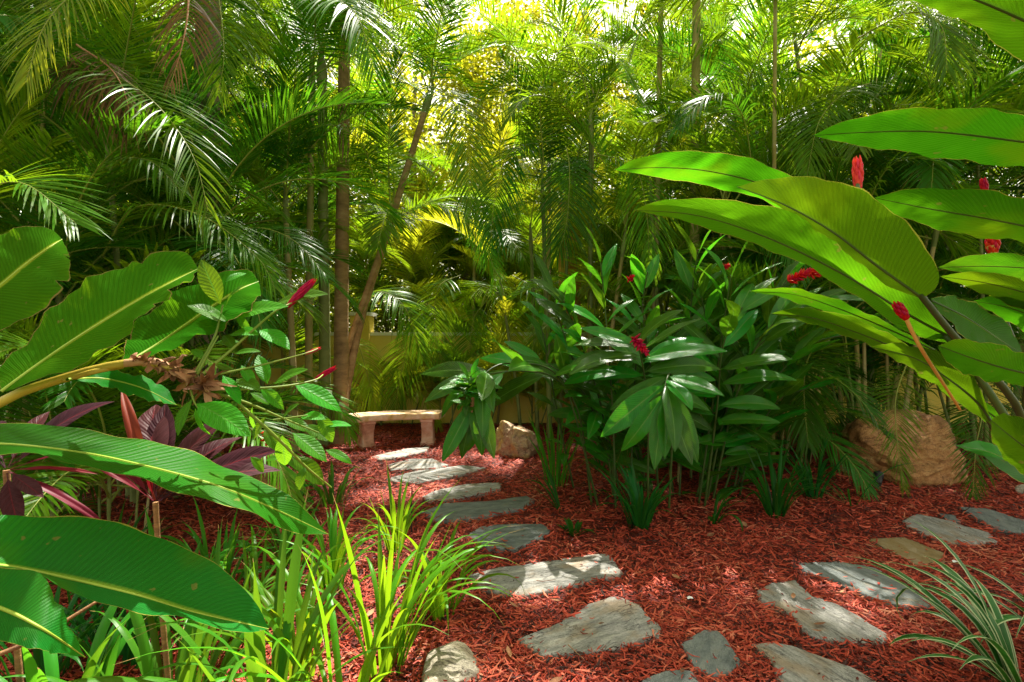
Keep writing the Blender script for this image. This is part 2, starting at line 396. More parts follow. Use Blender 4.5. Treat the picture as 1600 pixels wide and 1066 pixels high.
def z3(*a): return [(500 + x/2.2875, 600 + y/2.2875) for x, y in a]
def z4(*a): return [(1040 + x/2.625, 660 + y/2.625) for x, y in a]
flagstone(z3((186,258),(215,272),(300,260),(380,240),(393,222),(300,232)), M['flag'], 'narrow grey flagstone nearest the curved stone bench, first of the path', 1)
flagstone(z3((242,288),(320,268),(400,266),(462,288),(420,300),(300,306),(255,308)), M['flag'], 'thin grey flagstone second from the bench, sunlit at its end', 2)
flagstone(z3((238,338),(330,312),(500,290),(592,298),(540,316),(350,354),(260,347)), M['flag'], 'long thin grey flagstone under the hanging ginger leaves, third from the bench', 3)
flagstone(z3((365,400),(430,375),(540,355),(650,350),(642,375),(560,395),(440,416),(385,413)), M['flag'], 'tan streaked flagstone dappled with sun, fourth from the bench', 4)
flagstone(z3((370,455),(440,425),(600,418),(740,400),(772,410),(730,440),(600,470),(470,487),(400,482)), M['flag_dark'], 'long grey flagstone behind the arching blades, fifth from the bench', 5)
flagstone(z3((520,545),(570,510),(680,498),(790,500),(826,520),(790,547),(700,588),(600,582)), M['flag_dark'], 'rounded dark blue-grey flagstone beside the small dark rosette', 6)
flagstone(z3((530,682),(640,655),(850,628),(1030,602),(1082,670),(1050,686),(900,717),(720,757),(585,728)), M['flag'], 'long rectangular grey flagstone with a patch of sunlight across it', 7)
flagstone(z3((715,910),(860,850),(960,785),(1050,755),(1140,790),(1222,870),(1210,900),(1010,950),(800,970)), M['flag'], 'large kite-shaped grey flagstone in the middle foreground', 8, rough=.009)
flagstone([(1000,1062),(1040,1046),(1080,1048),(1100,1075),(1090,1110),(1010,1110)], M['flag_dark'], 'small dark flagstone cut by the bottom edge of the photo', 9)
flagstone(z4((65,910),(160,850),(210,850),(250,885),(302,975),(270,1027),(200,1042),(120,1000),(80,945)), M['flag_dark'], 'small blue-grey flagstone with mulch scattered over it', 10)
flagstone(z4((355,905),(440,903),(560,930),(660,958),(760,1000),(890,1075),(1010,1170),(600,1190),(500,1120),(440,985)), M['flag'], 'broad pale flagstone running off the bottom edge of the photo', 11, rough=.009)
flagstone(z4((375,690),(430,655),(530,648),(600,710),(720,750),(850,830),(907,870),(880,907),(700,902),(590,872),(520,790),(440,745),(385,728)), M['flag'], 'pale buff flagstone with a waist, beyond the broad pale one', 12, rough=.008)
flagstone(z4((545,572),(720,570),(860,598),(990,660),(1097,735),(1080,753),(960,752),(830,712),(700,652),(570,607)), M['flag_dark'], 'long leaf-shaped blue-grey flagstone on the right branch of the path', 13)
flagstone(z4((825,475),(980,470),(1142,535),(1130,582),(1010,577),(930,532)), M['flag_brown'], 'dull brown flagstone half sunk in the mulch', 14, z=.024)
flagstone(z4((970,400),(1030,375),(1150,400),(1320,450),(1367,490),(1180,494),(1060,457),(1000,430)), M['flag'], 'grey cracked flagstone in front of the tan boulder', 15)
flagstone(z4((1115,370),(1180,380),(1212,405),(1160,407)), M['flag_dark'], 'tiny grey stone chip between two flagstones near the tan boulder', 16, z=.026)
flagstone(z4((1200,345),(1310,350),(1470,400),(1540,440),(1470,456),(1350,431),(1240,372)), M['flag_dark'], 'long grey flagstone by the right edge of the photo', 17)

# ------------------------------------------------------------------ boulders
def boulder(name, loc, size, mat, label, seed, planes=13, cat='boulder'):
    rng = random.Random(seed)
    bm = bmesh.new(); bmesh.ops.create_icosphere(bm, subdivisions=6 if size[0] > .3 else 4, radius=1)
    pl = []
    for _ in range(planes):
        d = V((rng.gauss(0, 1), rng.gauss(0, 1), rng.gauss(.2, .8))).normalized()
        pl.append((d, rng.uniform(.56, .84)))
    for v in bm.verts:
        d = v.co.normalized(); r = 1.0
        for n_, h in pl:
            k = d.dot(n_)
            if k > .05: r = min(r, h / k + .01)
        r += .035*(noise.noise(d*2.4 + V((seed, 3, 0))) > .05) - .05*abs(noise.noise(d*3.1 + V((9, seed, 0))))
        r += .07*noise.noise(d*1.7 + V((seed, 0, 0))) + .045*noise.noise(d*5 + V((0, seed, 0))) + .02*noise.noise(d*13) + .01*noise.noise(d*30)
        v.co = V((d.x*size[0], d.y*size[1], d.z*size[2]))*r
    me = bpy.data.meshes.new(name); bm.to_mesh(me); bm.free(); me.materials.append(mat)
    me.polygons.foreach_set('use_smooth', [True]*len(me.polygons))
    o = link(name, me, None, loc)
    return tag(o, label, cat)
boulder('boulder', V((4.28, 5.6, .2)), (.72, .52, .52), M['rock'], 'big tan brown boulder behind the hanging palm fronds', 23, 8)
boulder('boulder', V((.06, 6.75, .12)), (.34, .3, .38), M['rock_pink'], 'pinkish boulder with yellow patches behind the ginger leaves near the bench', 8)
boulder('boulder', V((-.27, 2.30, .0)), (.20, .22, .10), M['rock_grey'], 'smooth buff stone at the bottom edge beside the bright grass', 12)
boulder('boulder', V((-2.05, 4.55, .02)), (.4, .28, .36), M['rock'], 'half hidden tan rock behind the red flower', 15)
boulder('stone', V((5.02, 5.0, .04)), (.09, .08, .07), M['rock_grey'], 'small pale cobble at the right edge of the photo', 16, cat='stone')
for k, (px, py) in enumerate(((1078, 935), (1492, 878))):
    p = G(px, py, .05); mb = MB()
    mb.quad_grid([[V((-.016, -.01, 0)), V((0, -.012, .006)), V((.016, -.008, .002))], [V((-.014, .008, .004)), V((.001, .01, .009)), V((.017, .011, .003))]])
    o = obj('litter', mb, M['litter']); o.location = p
    tag(o, ['scrap of white litter on the mulch beside the kite-shaped flagstone', 'scrap of white litter on the mulch near the striped grass'][k], 'litter')

# ------------------------------------------------------------------ mulch chips (nobody could count them)
def chips():
    rs = np.random.RandomState(5)
    N = 150000
    # depth density ~ visible
    u = rs.rand(N)
    y = 1.9 + 7.3 * u**1.7
    half = 1.08*y + .3
    x = (rs.rand(N)*2 - 1)*half
    big = np.clip(1.0 + (y - 3.0)*.10, .9, 1.7)
    ln = (.016 + .075*rs.rand(N)**2.2)*big*1.15
    wd = (.003 + .009*rs.rand(N)**1.8)*big*1.15
    th = .0018 + .003*rs.rand(N)
    a = rs.rand(N)*2*np.pi; tl = rs.normal(0, .28, N); ro = rs.normal(0, .5, N)
    z = .006 + .030*rs.rand(N)
    on = np.zeros(N, bool)
    for poly in STONES:
        P = np.array(poly); P = P.mean(0) + (P - P.mean(0))*.93; inside = np.zeros(N, bool); j = len(P) - 1
        for i in range(len(P)):
            xi, yi = P[i]; xj, yj = P[j]
            c = ((yi > y) != (yj > y)) & (x < (xj - xi)*(y - yi)/(yj - yi + 1e-12) + xi)
            inside ^= c; j = i
        on |= inside
    keep = ~on | (rs.rand(N) < .010*(1+np.sin(x*5)*np.cos(y*7)))
    rim = (~on) & (rs.rand(N) < .10); z = np.where(on, .040, np.where(rim, z + .012, z)); ln = np.where(on, ln*.7, ln); tl = np.where(on, tl*.3, tl); ro = np.where(on, ro*.3, ro)
    x, y, z, ln, wd, th, a, tl, ro = [q[keep] for q in (x, y, z, ln, wd, th, a, tl, ro)]
    n = len(x)
    dx = np.stack([np.cos(a)*np.cos(tl), np.sin(a)*np.cos(tl), np.sin(tl)], 1)
    sx = np.stack([-np.sin(a)*np.cos(ro), np.cos(a)*np.cos(ro), np.sin(ro)], 1)
    up = np.cross(dx, sx)
    c = np.stack([x, y, z], 1)
    bend = rs.normal(0, .12, n)[:, None]*ln[:, None]*sx
    L_ = ln[:, None]*.5*dx; S_ = wd[:, None]*.5*sx; U_ = th[:, None]*up
    k1 = (.45 + .5*rs.rand(n))[:, None]; k2 = (.3 + .6*rs.rand(n))[:, None]
    vs_ = np.stack([c - L_ - S_*k1 + bend, c - L_ + S_*k1 + bend, c - L_*.95 + U_*.7 + bend, c - S_, c + S_, c + U_*1.5, c + L_ - S_*k2 + bend, c + L_ + S_*k2 + bend, c + L_*.95 + U_*.6 + bend], 1).reshape(-1, 3)
    base = (np.arange(n)*9)[:, None]
    fq = np.array([[0, 3, 5, 2], [2, 5, 4, 1], [3, 6, 8, 5], [5, 8, 7, 4]])
    idx = (base[:, :, None] + fq[None]).reshape(-1)
    me = bpy.data.meshes.new('mulch_chips')
    me.vertices.add(len(vs_)); me.vertices.foreach_set('co', vs_.astype(np.float32).ravel())
    nf = n*4
    me.loops.add(nf*4); me.loops.foreach_set('vertex_index', idx.astype(np.int32))
    me.polygons.add(nf); me.polygons.foreach_set('loop_start', np.arange(0, nf*4, 4, dtype=np.int32)); me.polygons.foreach_set('loop_total', np.full(nf, 4, np.int32))
    me.materials.append(M['chip']); me.update(calc_edges=True); me.validate()
    o = link('mulch_chips', me)
    tag(o, 'loose red bark chips covering the whole garden bed', 'mulch', kind='stuff')
chips()

# ------------------------------------------------------------------ wall
wl = thing('garden_wall', 'yellow stucco garden wall with a white-capped pier behind the bench', 'wall', (0, 9.45, 0))
mb = MB()
mb.box((-5.5, 0, .8), 5.2, .18, 1.6); mb.box((3.9, 0, .8), 13.0, .18, 1.6)
obj('wall_panel', mb, M['wall'], wl, False)
mb = MB(); mb.box((-2.75, -.05, .98), .34, .34, 1.96); obj('pier', mb, M['wall'], wl, False)
mb = MB(); mb.box((-2.75, -.05, 1.99), .42, .42, .06); obj('pier_cap', mb, M['coping'], wl, False)
mb = MB(); mb.box((-5.5, 0, 1.63), 5.16, .24, .06); mb.box((3.9, 0, 1.63), 12.96, .24, .06); obj('coping', mb, M['coping'], wl, False)

# ------------------------------------------------------------------ bench
bn = thing('garden_bench', 'curved stone garden bench with pink pedestals and a dappled seat', 'bench', (-1.66, 7.42, 0))
bn.rotation_euler.z = R(16)
RAD = 1.75
def arc(a, r): return V((r*math.sin(a), r*math.cos(a) - RAD, 0))     # ends come towards the camera
mb = MB(); rows = []
prof = [(-.185, .38), (-.20, .395), (-.20, .455), (-.188, .468), (.188, .468), (.20, .455), (.20, .395), (.185, .38)]
prof2 = []
for i in range(8):
    (q0, h0), (q1, h1) = prof[i], prof[(i+1) % 8]
    k = 10 if abs(q1 - q0) > .2 else 3
    prof2 += [(q0 + (q1 - q0)*j/k, h0 + (h1 - h0)*j/k) for j in range(k)]
for i in range(91):
    a = -.37 + .74*i/90; row = []
    for q, h in prof2:
        p = arc(a, RAD + q) + V((0, 0, h)); edge_ = 1 if abs(q) > .18 else .35
        nn_ = noise.noise(p*9)*.003 + noise.noise(p*30)*.003 - .012*max(0, noise.noise(p*14 + V((5, 2, 1))) - .35)*edge_
        row.append(p + V((0, 0, nn_ if h > .42 else -nn_)) - (arc(a, RAD + q) - arc(a, RAD)).normalized()*(abs(nn_)*edge_ if abs(q) > .15 else 0))
    rows.append(row)
mb.quad_grid(rows, close=True); mb.face(rows[0]); mb.face(rows[-1][::-1])
o = obj('seat', mb, M['bench_top'], bn, True)
legp = []
for i in range(21):
    t = i/20; h = .385*(1 - t)
    wv = .105 + .028*math.cos(t*2*math.pi*1.0) + (.018 if t > .86 else 0) + (.012 if t < .12 else 0)
    legp.append((h, wv))
for sgn in (-1, 1):
    mb = MB(); a = sgn*.25; rows = []
    for h, wv in legp:
        sh = .02*math.sin(h/.385*2*math.pi)
        c = arc(a, RAD); tx = V((math.cos(a), -math.sin(a), 0)); rx = V((math.sin(a), math.cos(a), 0))
        hw = .085 + (.012 if h > .33 or h < .05 else 0)
        rows.append([c + tx*(x*hw) + rx*(y*wv*1.15 + sh) + V((0, 0, h)) for x, y in ((-1, -.85), (-.85, -1), (.85, -1), (1, -.85), (1, .85), (.85, 1), (-.85, 1), (-1, .85))])
    mb.quad_grid(rows, close=True); mb.face(rows[-1])
    obj('pedestal', mb, M['bench_leg'], bn, False)

# ------------------------------------------------------------------ spotlight
def spot(px, py, label, aim=(.5, .6, .5)):
    p = G(px, py); t = thing('garden_spotlight', label, 'spotlight', p)
    mb = MB(); tube(mb, [V((0, 0, -.02)), V((0, 0, .09))], [.008, .008], 8); obj('stake', mb, M['black'], t)
    d = V(aim).normalized(); mb = MB(); h = V((0, 0, .12))
    tube(mb, [h - d*.06, h - d*.045, h + d*.03, h + d*.032, h + d*.075], [.022, .036, .038, .044, .046], 14); obj('lamp_head', mb, M['black'], t)
    mb = MB(); tube(mb, [h + d*.0755, h + d*.078], [.038, .038], 14); obj('lens', mb, M['glass'], t)
    mb = MB(); mb.box((0, 0, .085), .02, .06, .05); obj('bracket', mb, M['black'], t, False)
spot(1372, 768, 'black garden spotlight staked in the mulch beside the tan boulder')
spot(432, 745, 'black garden spotlight half hidden by leaves near the red flower', (-.4, -.7, .3))

# ------------------------------------------------------------------ palm fronds
def build_frond(mb, P, nl, L, vee=25, droop=.35, wd=.022, rr=.010, seed=0, start=.16, up0=V((0, 0, 1)), tipdroop=None, sparse=0, lm=0, rm=1):
    rng = random.Random(seed); nl = int(nl*1.5); wd *= .50; droop *= .7
    T = tangents(P); n = len(P) - 1
    tube(mb, P, lambda t: rr*(1 - .85*t), 5, rm, cap=False)
    for k in range(nl):
        t = start + (1 - start)*(k + .3)/nl
        f = t*n; i = min(n - 1, int(f)); u = f - i
        p = P[i].lerp(P[i+1], u); tg = T[i].lerp(T[i+1], u).normalized()
        side = tg.cross(up0)
        if side.length < .15: side = tg.cross(V((.3, 1, .2)))
        side.normalize(); up = side.cross(tg).normalized()
        tt = (t - start)/(1 - start)
        ll = L*(.45 + .75*math.sin(math.pi*min(1, tt*.82 + .18))**.8)*(1 - .35*tt)
        ang = R(72 - 48*tt)
        for s in (-1, 1):
            if sparse and rng.random() < sparse: continue
            l = ll*rng.uniform(.85, 1.1); v = R(vee + rng.uniform(-9, 9)); an = ang + R(rng.uniform(-7, 7))
            d = tg*math.cos(an) + (side*(s*math.cos(v)) + up*math.sin(v))*math.sin(an)
            g = droop*l*rng.uniform(.6, 1.35)
            wv = (tg - d*tg.dot(d)); wv.normalize()
            wv = (wv + up*rng.uniform(-.35, .35)).normalized()
            pts = []
            for q in range(6):
                x = q/5
                pts.append(p + d*(l*x*(1 - .12*x*x*droop)) - V((0, 0, g*x*x)))
            w0 = wd*rng.uniform(.8, 1.15)
            rows = []
            for q, ww in enumerate((.35, .85, 1, .85, .5, .04)):
                rows.append([pts[q] - wv*(w0*ww*.5), pts[q] + wv*(w0*ww*.5)])
            mb.quad_grid(rows, None, lm)

def arch_path(L, e0, e1, n=18, sway=0, pw=1.25):
    P = [V((0, 0, 0))]; p = V((0, 0, 0))
    for i in range(n):
        t = (i + .5)/n
        e = R(e0 + (e1 - e0)*t**pw); a = R(sway*t*t)
        p = p + V((math.cos(e)*math.cos(a), math.cos(e)*math.sin(a), math.sin(e)))*(L/n)
        P.append(p.copy())
    return P

FROND = {}
specs = {   # kind: list of (length, e0, e1, leaflets, L, vee, droop, sway)
    'up':   [(1.9, 84, 38, 44, .46, 34, .22, 8), (1.8, 80, 20, 42, .44, 32, .28, -12)],
    'mid':  [(2.1, 74, -8, 50, .50, 28, .22, 10), (2.0, 70, -25, 48, .48, 26, .28, -14), (2.2, 66, 0, 52, .52, 30, .2, 18)],
    'out':  [(2.1, 52, -45, 50, .50, 18, .32, -12), (2.0, 45, -32, 48, .48, 22, .28, 15), (2.2, 60, -58, 52, .52, 15, .38, 6)],
    'low':  [(1.9, 28, -60, 46, .46, 10, .42, 10), (1.8, 15, -70, 44, .44, 8, .45, -15)],
}
for mk in ('palm', 'palm_dark', 'palm_lime'):
    for kd, lst in specs.items():
        for i, (L_, e0, e1, nl, ll, vee, dr, sw) in enumerate(lst):
            mb = MB(); build_frond(mb, arch_path(L_, e0, e1, 18, sw), nl, ll*1.08, vee, dr, .036, .011, seed=i*7 + 3)
            FROND.setdefault((mk, kd), []).append(mb.mesh('frond', [M[mk], M['rachis']]))
for i, (e0, e1) in enumerate(((-20, -85), (10, -88))):
    mb = MB(); build_frond(mb, arch_path(1.4, e0, e1, 14, 12), 30, .34, 0, .9, .02, .010, seed=77 + i, sparse=.35)
    FROND.setdefault(('palm_dead', 'low'), []).append(mb.mesh('frond', [M['palm_dead'], M['bract_dry']]))

def frond_at(parent, loc, az, scale, mk, kd, rng, tilt=0):
    me = rng.choice(FROND[(mk, kd)])
    o = link('frond', me, parent, loc)
    o.rotation_euler = (R(rng.uniform(-10, 10) + tilt), R(rng.uniform(-8, 8)), az)
    s = scale*rng.uniform(.9, 1.1); o.scale = (s, s*rng.choice((-1, 1)), s)
    return o

def hero_frond(parent, px, L=.45, nl=46, vee=20, droop=.4, mat='palm', wd=.024, seed=1, up=(0, -.3, 1), rr=.008, start=.1, sparse=0, dead=False):
    """a frond whose stalk runs through given points (photo pixel, distance)"""
    P = crom([W(*p) for p in px], 20)
    off = parent.matrix_world.translation if parent else V()
    P = [p - parent.location for p in P]
    mb = MB(); build_frond(mb, P, nl, L, vee, droop, wd, rr, seed, start, V(up).normalized(), sparse=sparse)
    return obj('frond', mb, [M[mat], M['bract_dry' if dead else 'rachis']], parent)

def cane(parent, P, r0, r1, mat, ring=.09, name='stem'):
    """ringed stem through P (local)"""
    Q = crom(P, 40); mb = MB()
    ln = sum((Q[i+1] - Q[i]).length for i in range(40))
    def rad(t):
        s = t*ln/ring
        return (r0 + (r1 - r0)*t)*(1 + .07*max(0, math.cos(2*math.pi*s))**6) * (1 + .25*max(0, .06 - t)/.06)
    QQ = crom(P, min(160, max(24, int(ln/ring*5))))
    tube(mb, QQ, rad, 9, 0)
    return obj(name, mb, mat, parent)

def palm(label, base, stems, fm='palm', cat='palm', group=None, seed=0, fs=1.0, name='areca_palm', kinds=None, heros=(), skip=None):
    """stems: list of dicts/tuples (dx, dy, lean_x, lean_y, height, r, cane mat, n fronds)"""
    rng = random.Random(seed)
    root = thing(name, label, cat, base, group)
    for (dx, dy, lx, ly, h, r, cm, nf) in stems:
        b = V((dx, dy, -.05)); t = V((dx + lx, dy + ly, h))
        P = [b, b.lerp(t, .35) + V((-lx*.10, -ly*.10, 0)), b.lerp(t, .7) + V((-lx*.05, -ly*.05, 0)), t]
        if name == 'areca_palm' and label.startswith('palm leaning in over'): P = [b, V((dx + lx*.03, dy, h*.45)), V((dx + lx*.22, dy + ly*.3, h*.80)), t]
        st = cane(root, P, r, r*.72, M[cm])
        mb = MB(); tdir = (P[3] - P[2]).normalized()
        tube(mb, [t - tdir*.02, t + tdir*.12, t + tdir*.32, t + tdir*.45], [r*.85, r*1.0, r*.7, r*.25], 8)
        obj('crownshaft', mb, M['canegreen'], st)
        a0 = rng.uniform(0, 6.28)
        for k in range(nf):
            az = a0 + k*2.4 + rng.uniform(-.35, .35)
            q = k/max(1, nf - 1)
            kd = 'up' if q < .22 else 'mid' if q < .62 else 'out' if q < .88 else 'low'
            if kinds: kd = rng.choice(kinds)
            fm_ = fm if isinstance(fm, str) else rng.choice(fm)
            frond_at(st, t + tdir*(.42 - .36*q), az, fs, fm_, kd, rng)
    return root

ARE = 'areca palms crowded along the garden wall'
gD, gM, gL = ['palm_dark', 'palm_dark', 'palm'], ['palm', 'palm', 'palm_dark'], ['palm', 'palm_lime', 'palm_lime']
PALMS = {}
def stems_rand(seed, n, hmin, hmax, spread=.35, lean=.4, r=(.022, .034), cm=('cane', 'canegreen'), nf=(7, 9), short=0):
    g = random.Random(seed); out_ = []
    for i in range(n):
        a = 2*math.pi*i/n + g.uniform(-.5, .5); s = spread*g.uniform(.3, 1); h = g.uniform(hmin, hmax)
        l = lean*g.uniform(.3, 1)*h/3
        out_.append((s*math.cos(a), s*math.sin(a), l*math.cos(a), l*math.sin(a), h, g.uniform(*r), g.choice(cm), g.randint(*nf)))
    for i in range(short):
        a = g.uniform(0, 6.28); s = spread*g.uniform(.5, 1.3); h = g.uniform(.3, 1.7); l = .4*h/2
        out_.append((s*math.cos(a), s*math.sin(a), l*math.cos(a), l*math.sin(a), h, .02, 'canegreen', 6))
    return out_
# --- left side, dense and dark
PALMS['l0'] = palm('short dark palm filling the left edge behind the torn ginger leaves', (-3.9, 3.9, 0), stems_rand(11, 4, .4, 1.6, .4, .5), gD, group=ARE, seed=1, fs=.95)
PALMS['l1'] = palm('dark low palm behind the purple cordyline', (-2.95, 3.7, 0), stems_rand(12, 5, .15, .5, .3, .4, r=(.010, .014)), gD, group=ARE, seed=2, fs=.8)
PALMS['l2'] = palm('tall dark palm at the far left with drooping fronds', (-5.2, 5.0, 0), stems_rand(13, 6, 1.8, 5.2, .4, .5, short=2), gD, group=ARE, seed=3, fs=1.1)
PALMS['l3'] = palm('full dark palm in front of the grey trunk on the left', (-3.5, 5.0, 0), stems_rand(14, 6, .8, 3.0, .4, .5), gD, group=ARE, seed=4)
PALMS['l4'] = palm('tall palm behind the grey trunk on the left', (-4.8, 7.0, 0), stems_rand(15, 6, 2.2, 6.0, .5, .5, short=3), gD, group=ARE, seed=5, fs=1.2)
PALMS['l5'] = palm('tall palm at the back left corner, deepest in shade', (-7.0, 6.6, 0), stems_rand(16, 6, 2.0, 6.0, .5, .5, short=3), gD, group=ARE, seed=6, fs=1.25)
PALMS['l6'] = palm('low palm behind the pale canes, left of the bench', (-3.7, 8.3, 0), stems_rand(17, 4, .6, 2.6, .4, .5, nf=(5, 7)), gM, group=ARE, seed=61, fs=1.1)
PALMS['pair'] = palm('slender palm with two pale whitish canes left of the leaning trunks', (-2.88, 6.9, 0),
    [(-.04, 0, -.12, 0, 3.1, .05, 'cane', 9), (.1, .08, .05, 0, 4.9, .055, 'cane', 9), (-.3, .1, -.25, .1, .8, .03, 'canegreen', 5)], gM, group=ARE, seed=7, fs=1.1)
PALMS['trunks'] = palm('palm with a thick green trunk and brown trunk beside the bench', (-2.62, 7.35, 0),
    [(-.06, 0, -.05, 0, 5.2, .085, 'canegreen', 10), (.14, .05, .03, .1, 6.2, .11, 'canebrown', 10), (-.2, .2, -.3, .1, .7, .03, 'canegreen', 6)], gM, group=ARE, seed=8, fs=1.2)
PALMS['lean'] = palm('palm with two long brown trunks leaning to the right', (-2.78, 7.6, 0),
    [(.0, 0, .85, .1, 3.0, .055, 'canebrown', 7), (.15, .1, 1.3, .1, 5.0, .065, 'canebrown', 10)], gM, group=ARE, seed=9, fs=1.1)
PALMS['c0'] = palm('bright low palm drooping in front of the yellow wall', (-2.45, 9.05, 0), stems_rand(21, 2, .2, .4, .2, .2, nf=(4, 5)), gL, group=ARE, seed=10, fs=.8, kinds=('out', 'low', 'out'))
PALMS['c1'] = palm('thin bright palm just right of the bench', (-.35, 9.1, 0), stems_rand(22, 2, .4, 1.2, .25, .3, nf=(3, 4)), gL, group=ARE, seed=11, fs=.9, kinds=('out', 'mid'))
PALMS['c2'] = palm('palm with slim bare canes and hanging crowns in the middle of the photo', (.45, 8.0, 0),
    [(-.05, 0, -.1, 0, 2.9, .035, 'canegreen', 6), (.3, .1, .15, 0, 3.4, .035, 'canegreen', 6), (.15, .3, 0, 0, 5.0, .04, 'cane', 7), (-.3, .2, -.3, .1, 2.2, .03, 'canegreen', 4)], ['palm', 'palm_lime', 'palm'], group=ARE, seed=12, fs=1.1)
PALMS['c3'] = palm('palm with arching crowns above the left end of the ginger bed', (1.15, 7.4, 0),
    [(-.6, 0, -.1, 0, 3.4, .04, 'canegreen', 7), (0, .1, 0, 0, 4.4, .04, 'canegreen', 9), (.1, -.1, .3, -.1, 2.7, .035, 'cane', 7), (.2, .2, .3, .1, 1.1, .03, 'canegreen', 5), (0, .3, .1, .2, 5.4, .04, 'cane', 9), (.95, .2, .1, -.1, 7.3, .05, 'cane', 11)], gM, group=ARE, seed=13, fs=1.1)  # tallest cane is added, its crown out of view, to shade the front flagstones
PALMS['c4'] = palm('palm with a tall yellow-brown trunk above the ginger flowers', (2.5, 7.2, 0),
    [(.05, 0, .05, 0, 6.9, .075, 'cane', 12), (-.3, .2, -.2, 0, 3.6, .04, 'canegreen', 10), (.35, .1, .3, 0, 4.4, .04, 'canegreen', 10), (-.2, .2, -.3, .1, 1.6, .03, 'canegreen', 7), (.2, .3, .3, .1, 2.4, .03, 'canegreen', 8)], gM, group=ARE, seed=14, fs=1.15)
PALMS['r0'] = palm('full green palm behind the right end of the ginger bed', (3.3, 6.5, 0), stems_rand(31, 6, 1.2, 5.6, .4, .5, short=2), gM, group=ARE, seed=15, fs=1.1)
PALMS['r1'] = palm('tall palm behind the pink flower bud', (4.6, 6.6, 0), stems_rand(32, 6, 1.8, 6.6, .4, .5, short=3), ['palm', 'palm_dark'], group=ARE, seed=16, fs=1.15)
PALMS['r2'] = palm('dark palm behind the near ginger leaves on the right', (5.9, 6.2, 0), stems_rand(33, 6, 1.5, 6.6, .4, .5, short=3), ['palm', 'palm_dark'], group=ARE, seed=17, fs=1.15)
PALMS['r3'] = palm('low dark palm between the ginger bed and the tan boulder', (2.75, 6.1, 0), stems_rand(34, 5, .15, .9, .35, .4), ['palm_dark'], group=ARE, seed=18, fs=.85)
PALMS['r6'] = palm('low fine-leaved dark palm under the right ginger canes', (1.75, 5.5, 0), stems_rand(38, 4, .1, .4, .3, .3, r=(.012, .016)), ['palm_dark'], group=ARE, seed=66, fs=.6)
PALMS['r4'] = palm('low dark palm spreading over the tan boulder', (4.9, 6.6, 0), stems_rand(35, 5, .3, 1.4, .35, .4), ['palm_dark'], group=ARE, seed=19, fs=.9)
PALMS['r5'] = palm('palm at the far right edge in deep shade', (7.4, 6.6, 0), stems_rand(36, 6, 1.5, 6.5, .4, .5, short=3), ['palm_dark', 'palm'], group=ARE, seed=20, fs=1.15)
for k, (x, y, hs, fm_, lab) in enumerate((
    (1.9, 8.5, (.4, 2.4), ['palm', 'palm_lime'], 'low palm against the wall behind the middle of the ginger bed'),
    (3.3, 8.3, (.4, 2.6), ['palm', 'palm_dark'], 'low palm against the wall behind the upright ginger leaves'),
    (5.0, 8.2, (.4, 3.0), ['palm', 'palm_dark'], 'low palm against the wall behind the tan boulder'),
    (7.0, 8.2, (.4, 3.0), ['palm_dark'], 'low palm against the wall at the right edge'),
    (-6.0, 8.4, (.4, 3.0), ['palm_dark'], 'low palm against the wall at the left edge'))):
    PALMS['w%d' % k] = palm(lab, (x, y, 0), stems_rand(80 + k, 5, *hs, .45, .5), fm_, group=ARE, seed=80 + k, fs=1.05)
FAR = 'tall palms beyond the yellow wall'
for k, (x, y, hs, fmix, lab) in enumerate((
    (-9.5, 11.0, (3.5, 8), gM, 'tall palm beyond the wall at the far left edge'),
    (-6.5, 11.5, (3.0, 8), gM, 'tall palm beyond the wall behind the left trunks'),
    (-5.0, 11.8, (2.5, 5.5), gL, 'bright palm beyond the wall behind the leaning trunks'),
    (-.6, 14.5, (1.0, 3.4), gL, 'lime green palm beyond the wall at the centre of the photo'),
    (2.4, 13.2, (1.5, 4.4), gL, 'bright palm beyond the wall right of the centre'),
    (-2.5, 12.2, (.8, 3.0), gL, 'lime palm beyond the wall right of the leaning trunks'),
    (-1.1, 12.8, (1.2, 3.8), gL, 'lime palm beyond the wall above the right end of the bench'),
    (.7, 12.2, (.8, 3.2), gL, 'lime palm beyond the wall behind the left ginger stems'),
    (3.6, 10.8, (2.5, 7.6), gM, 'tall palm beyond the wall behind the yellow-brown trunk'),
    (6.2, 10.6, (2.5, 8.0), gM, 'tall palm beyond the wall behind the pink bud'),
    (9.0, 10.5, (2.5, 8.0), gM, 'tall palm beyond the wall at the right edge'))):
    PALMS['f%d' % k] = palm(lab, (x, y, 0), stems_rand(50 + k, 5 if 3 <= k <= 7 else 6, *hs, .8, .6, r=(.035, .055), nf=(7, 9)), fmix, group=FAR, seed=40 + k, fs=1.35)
for k, (x, y, fs_, lab) in enumerate(((-1.25, 8.9, .62, 'young lime palm at the foot of the yellow wall, right of the bench'), (-.75, 9.05, .55, 'young palm at the foot of the yellow wall behind the hanging plantlets'), (.35, 8.95, .7, 'young palm at the foot of the yellow wall behind the pinkish boulder'), (-1.95, 9.1, .55, 'young palm right behind the bench'), (.95, 8.8, .75, 'young palm at the foot of the wall behind the left ginger canes'), (-.55, 8.75, .85, 'arching young palm in front of the wall, right of the hanging plantlets'), (-1.0, 8.6, .7, 'arching young palm in front of the wall, nearest the bench'))):
    PALMS['y%d' % k] = palm(lab, (x, y, 0), [(0, 0, 0, 0, .16, .014, 'canegreen', 5), (.15, .05, .1, 0, .3, .014, 'canegreen', 5)], gL, group=ARE, seed=120 + k, fs=fs_, kinds=('mid', 'out', 'out', 'up'))
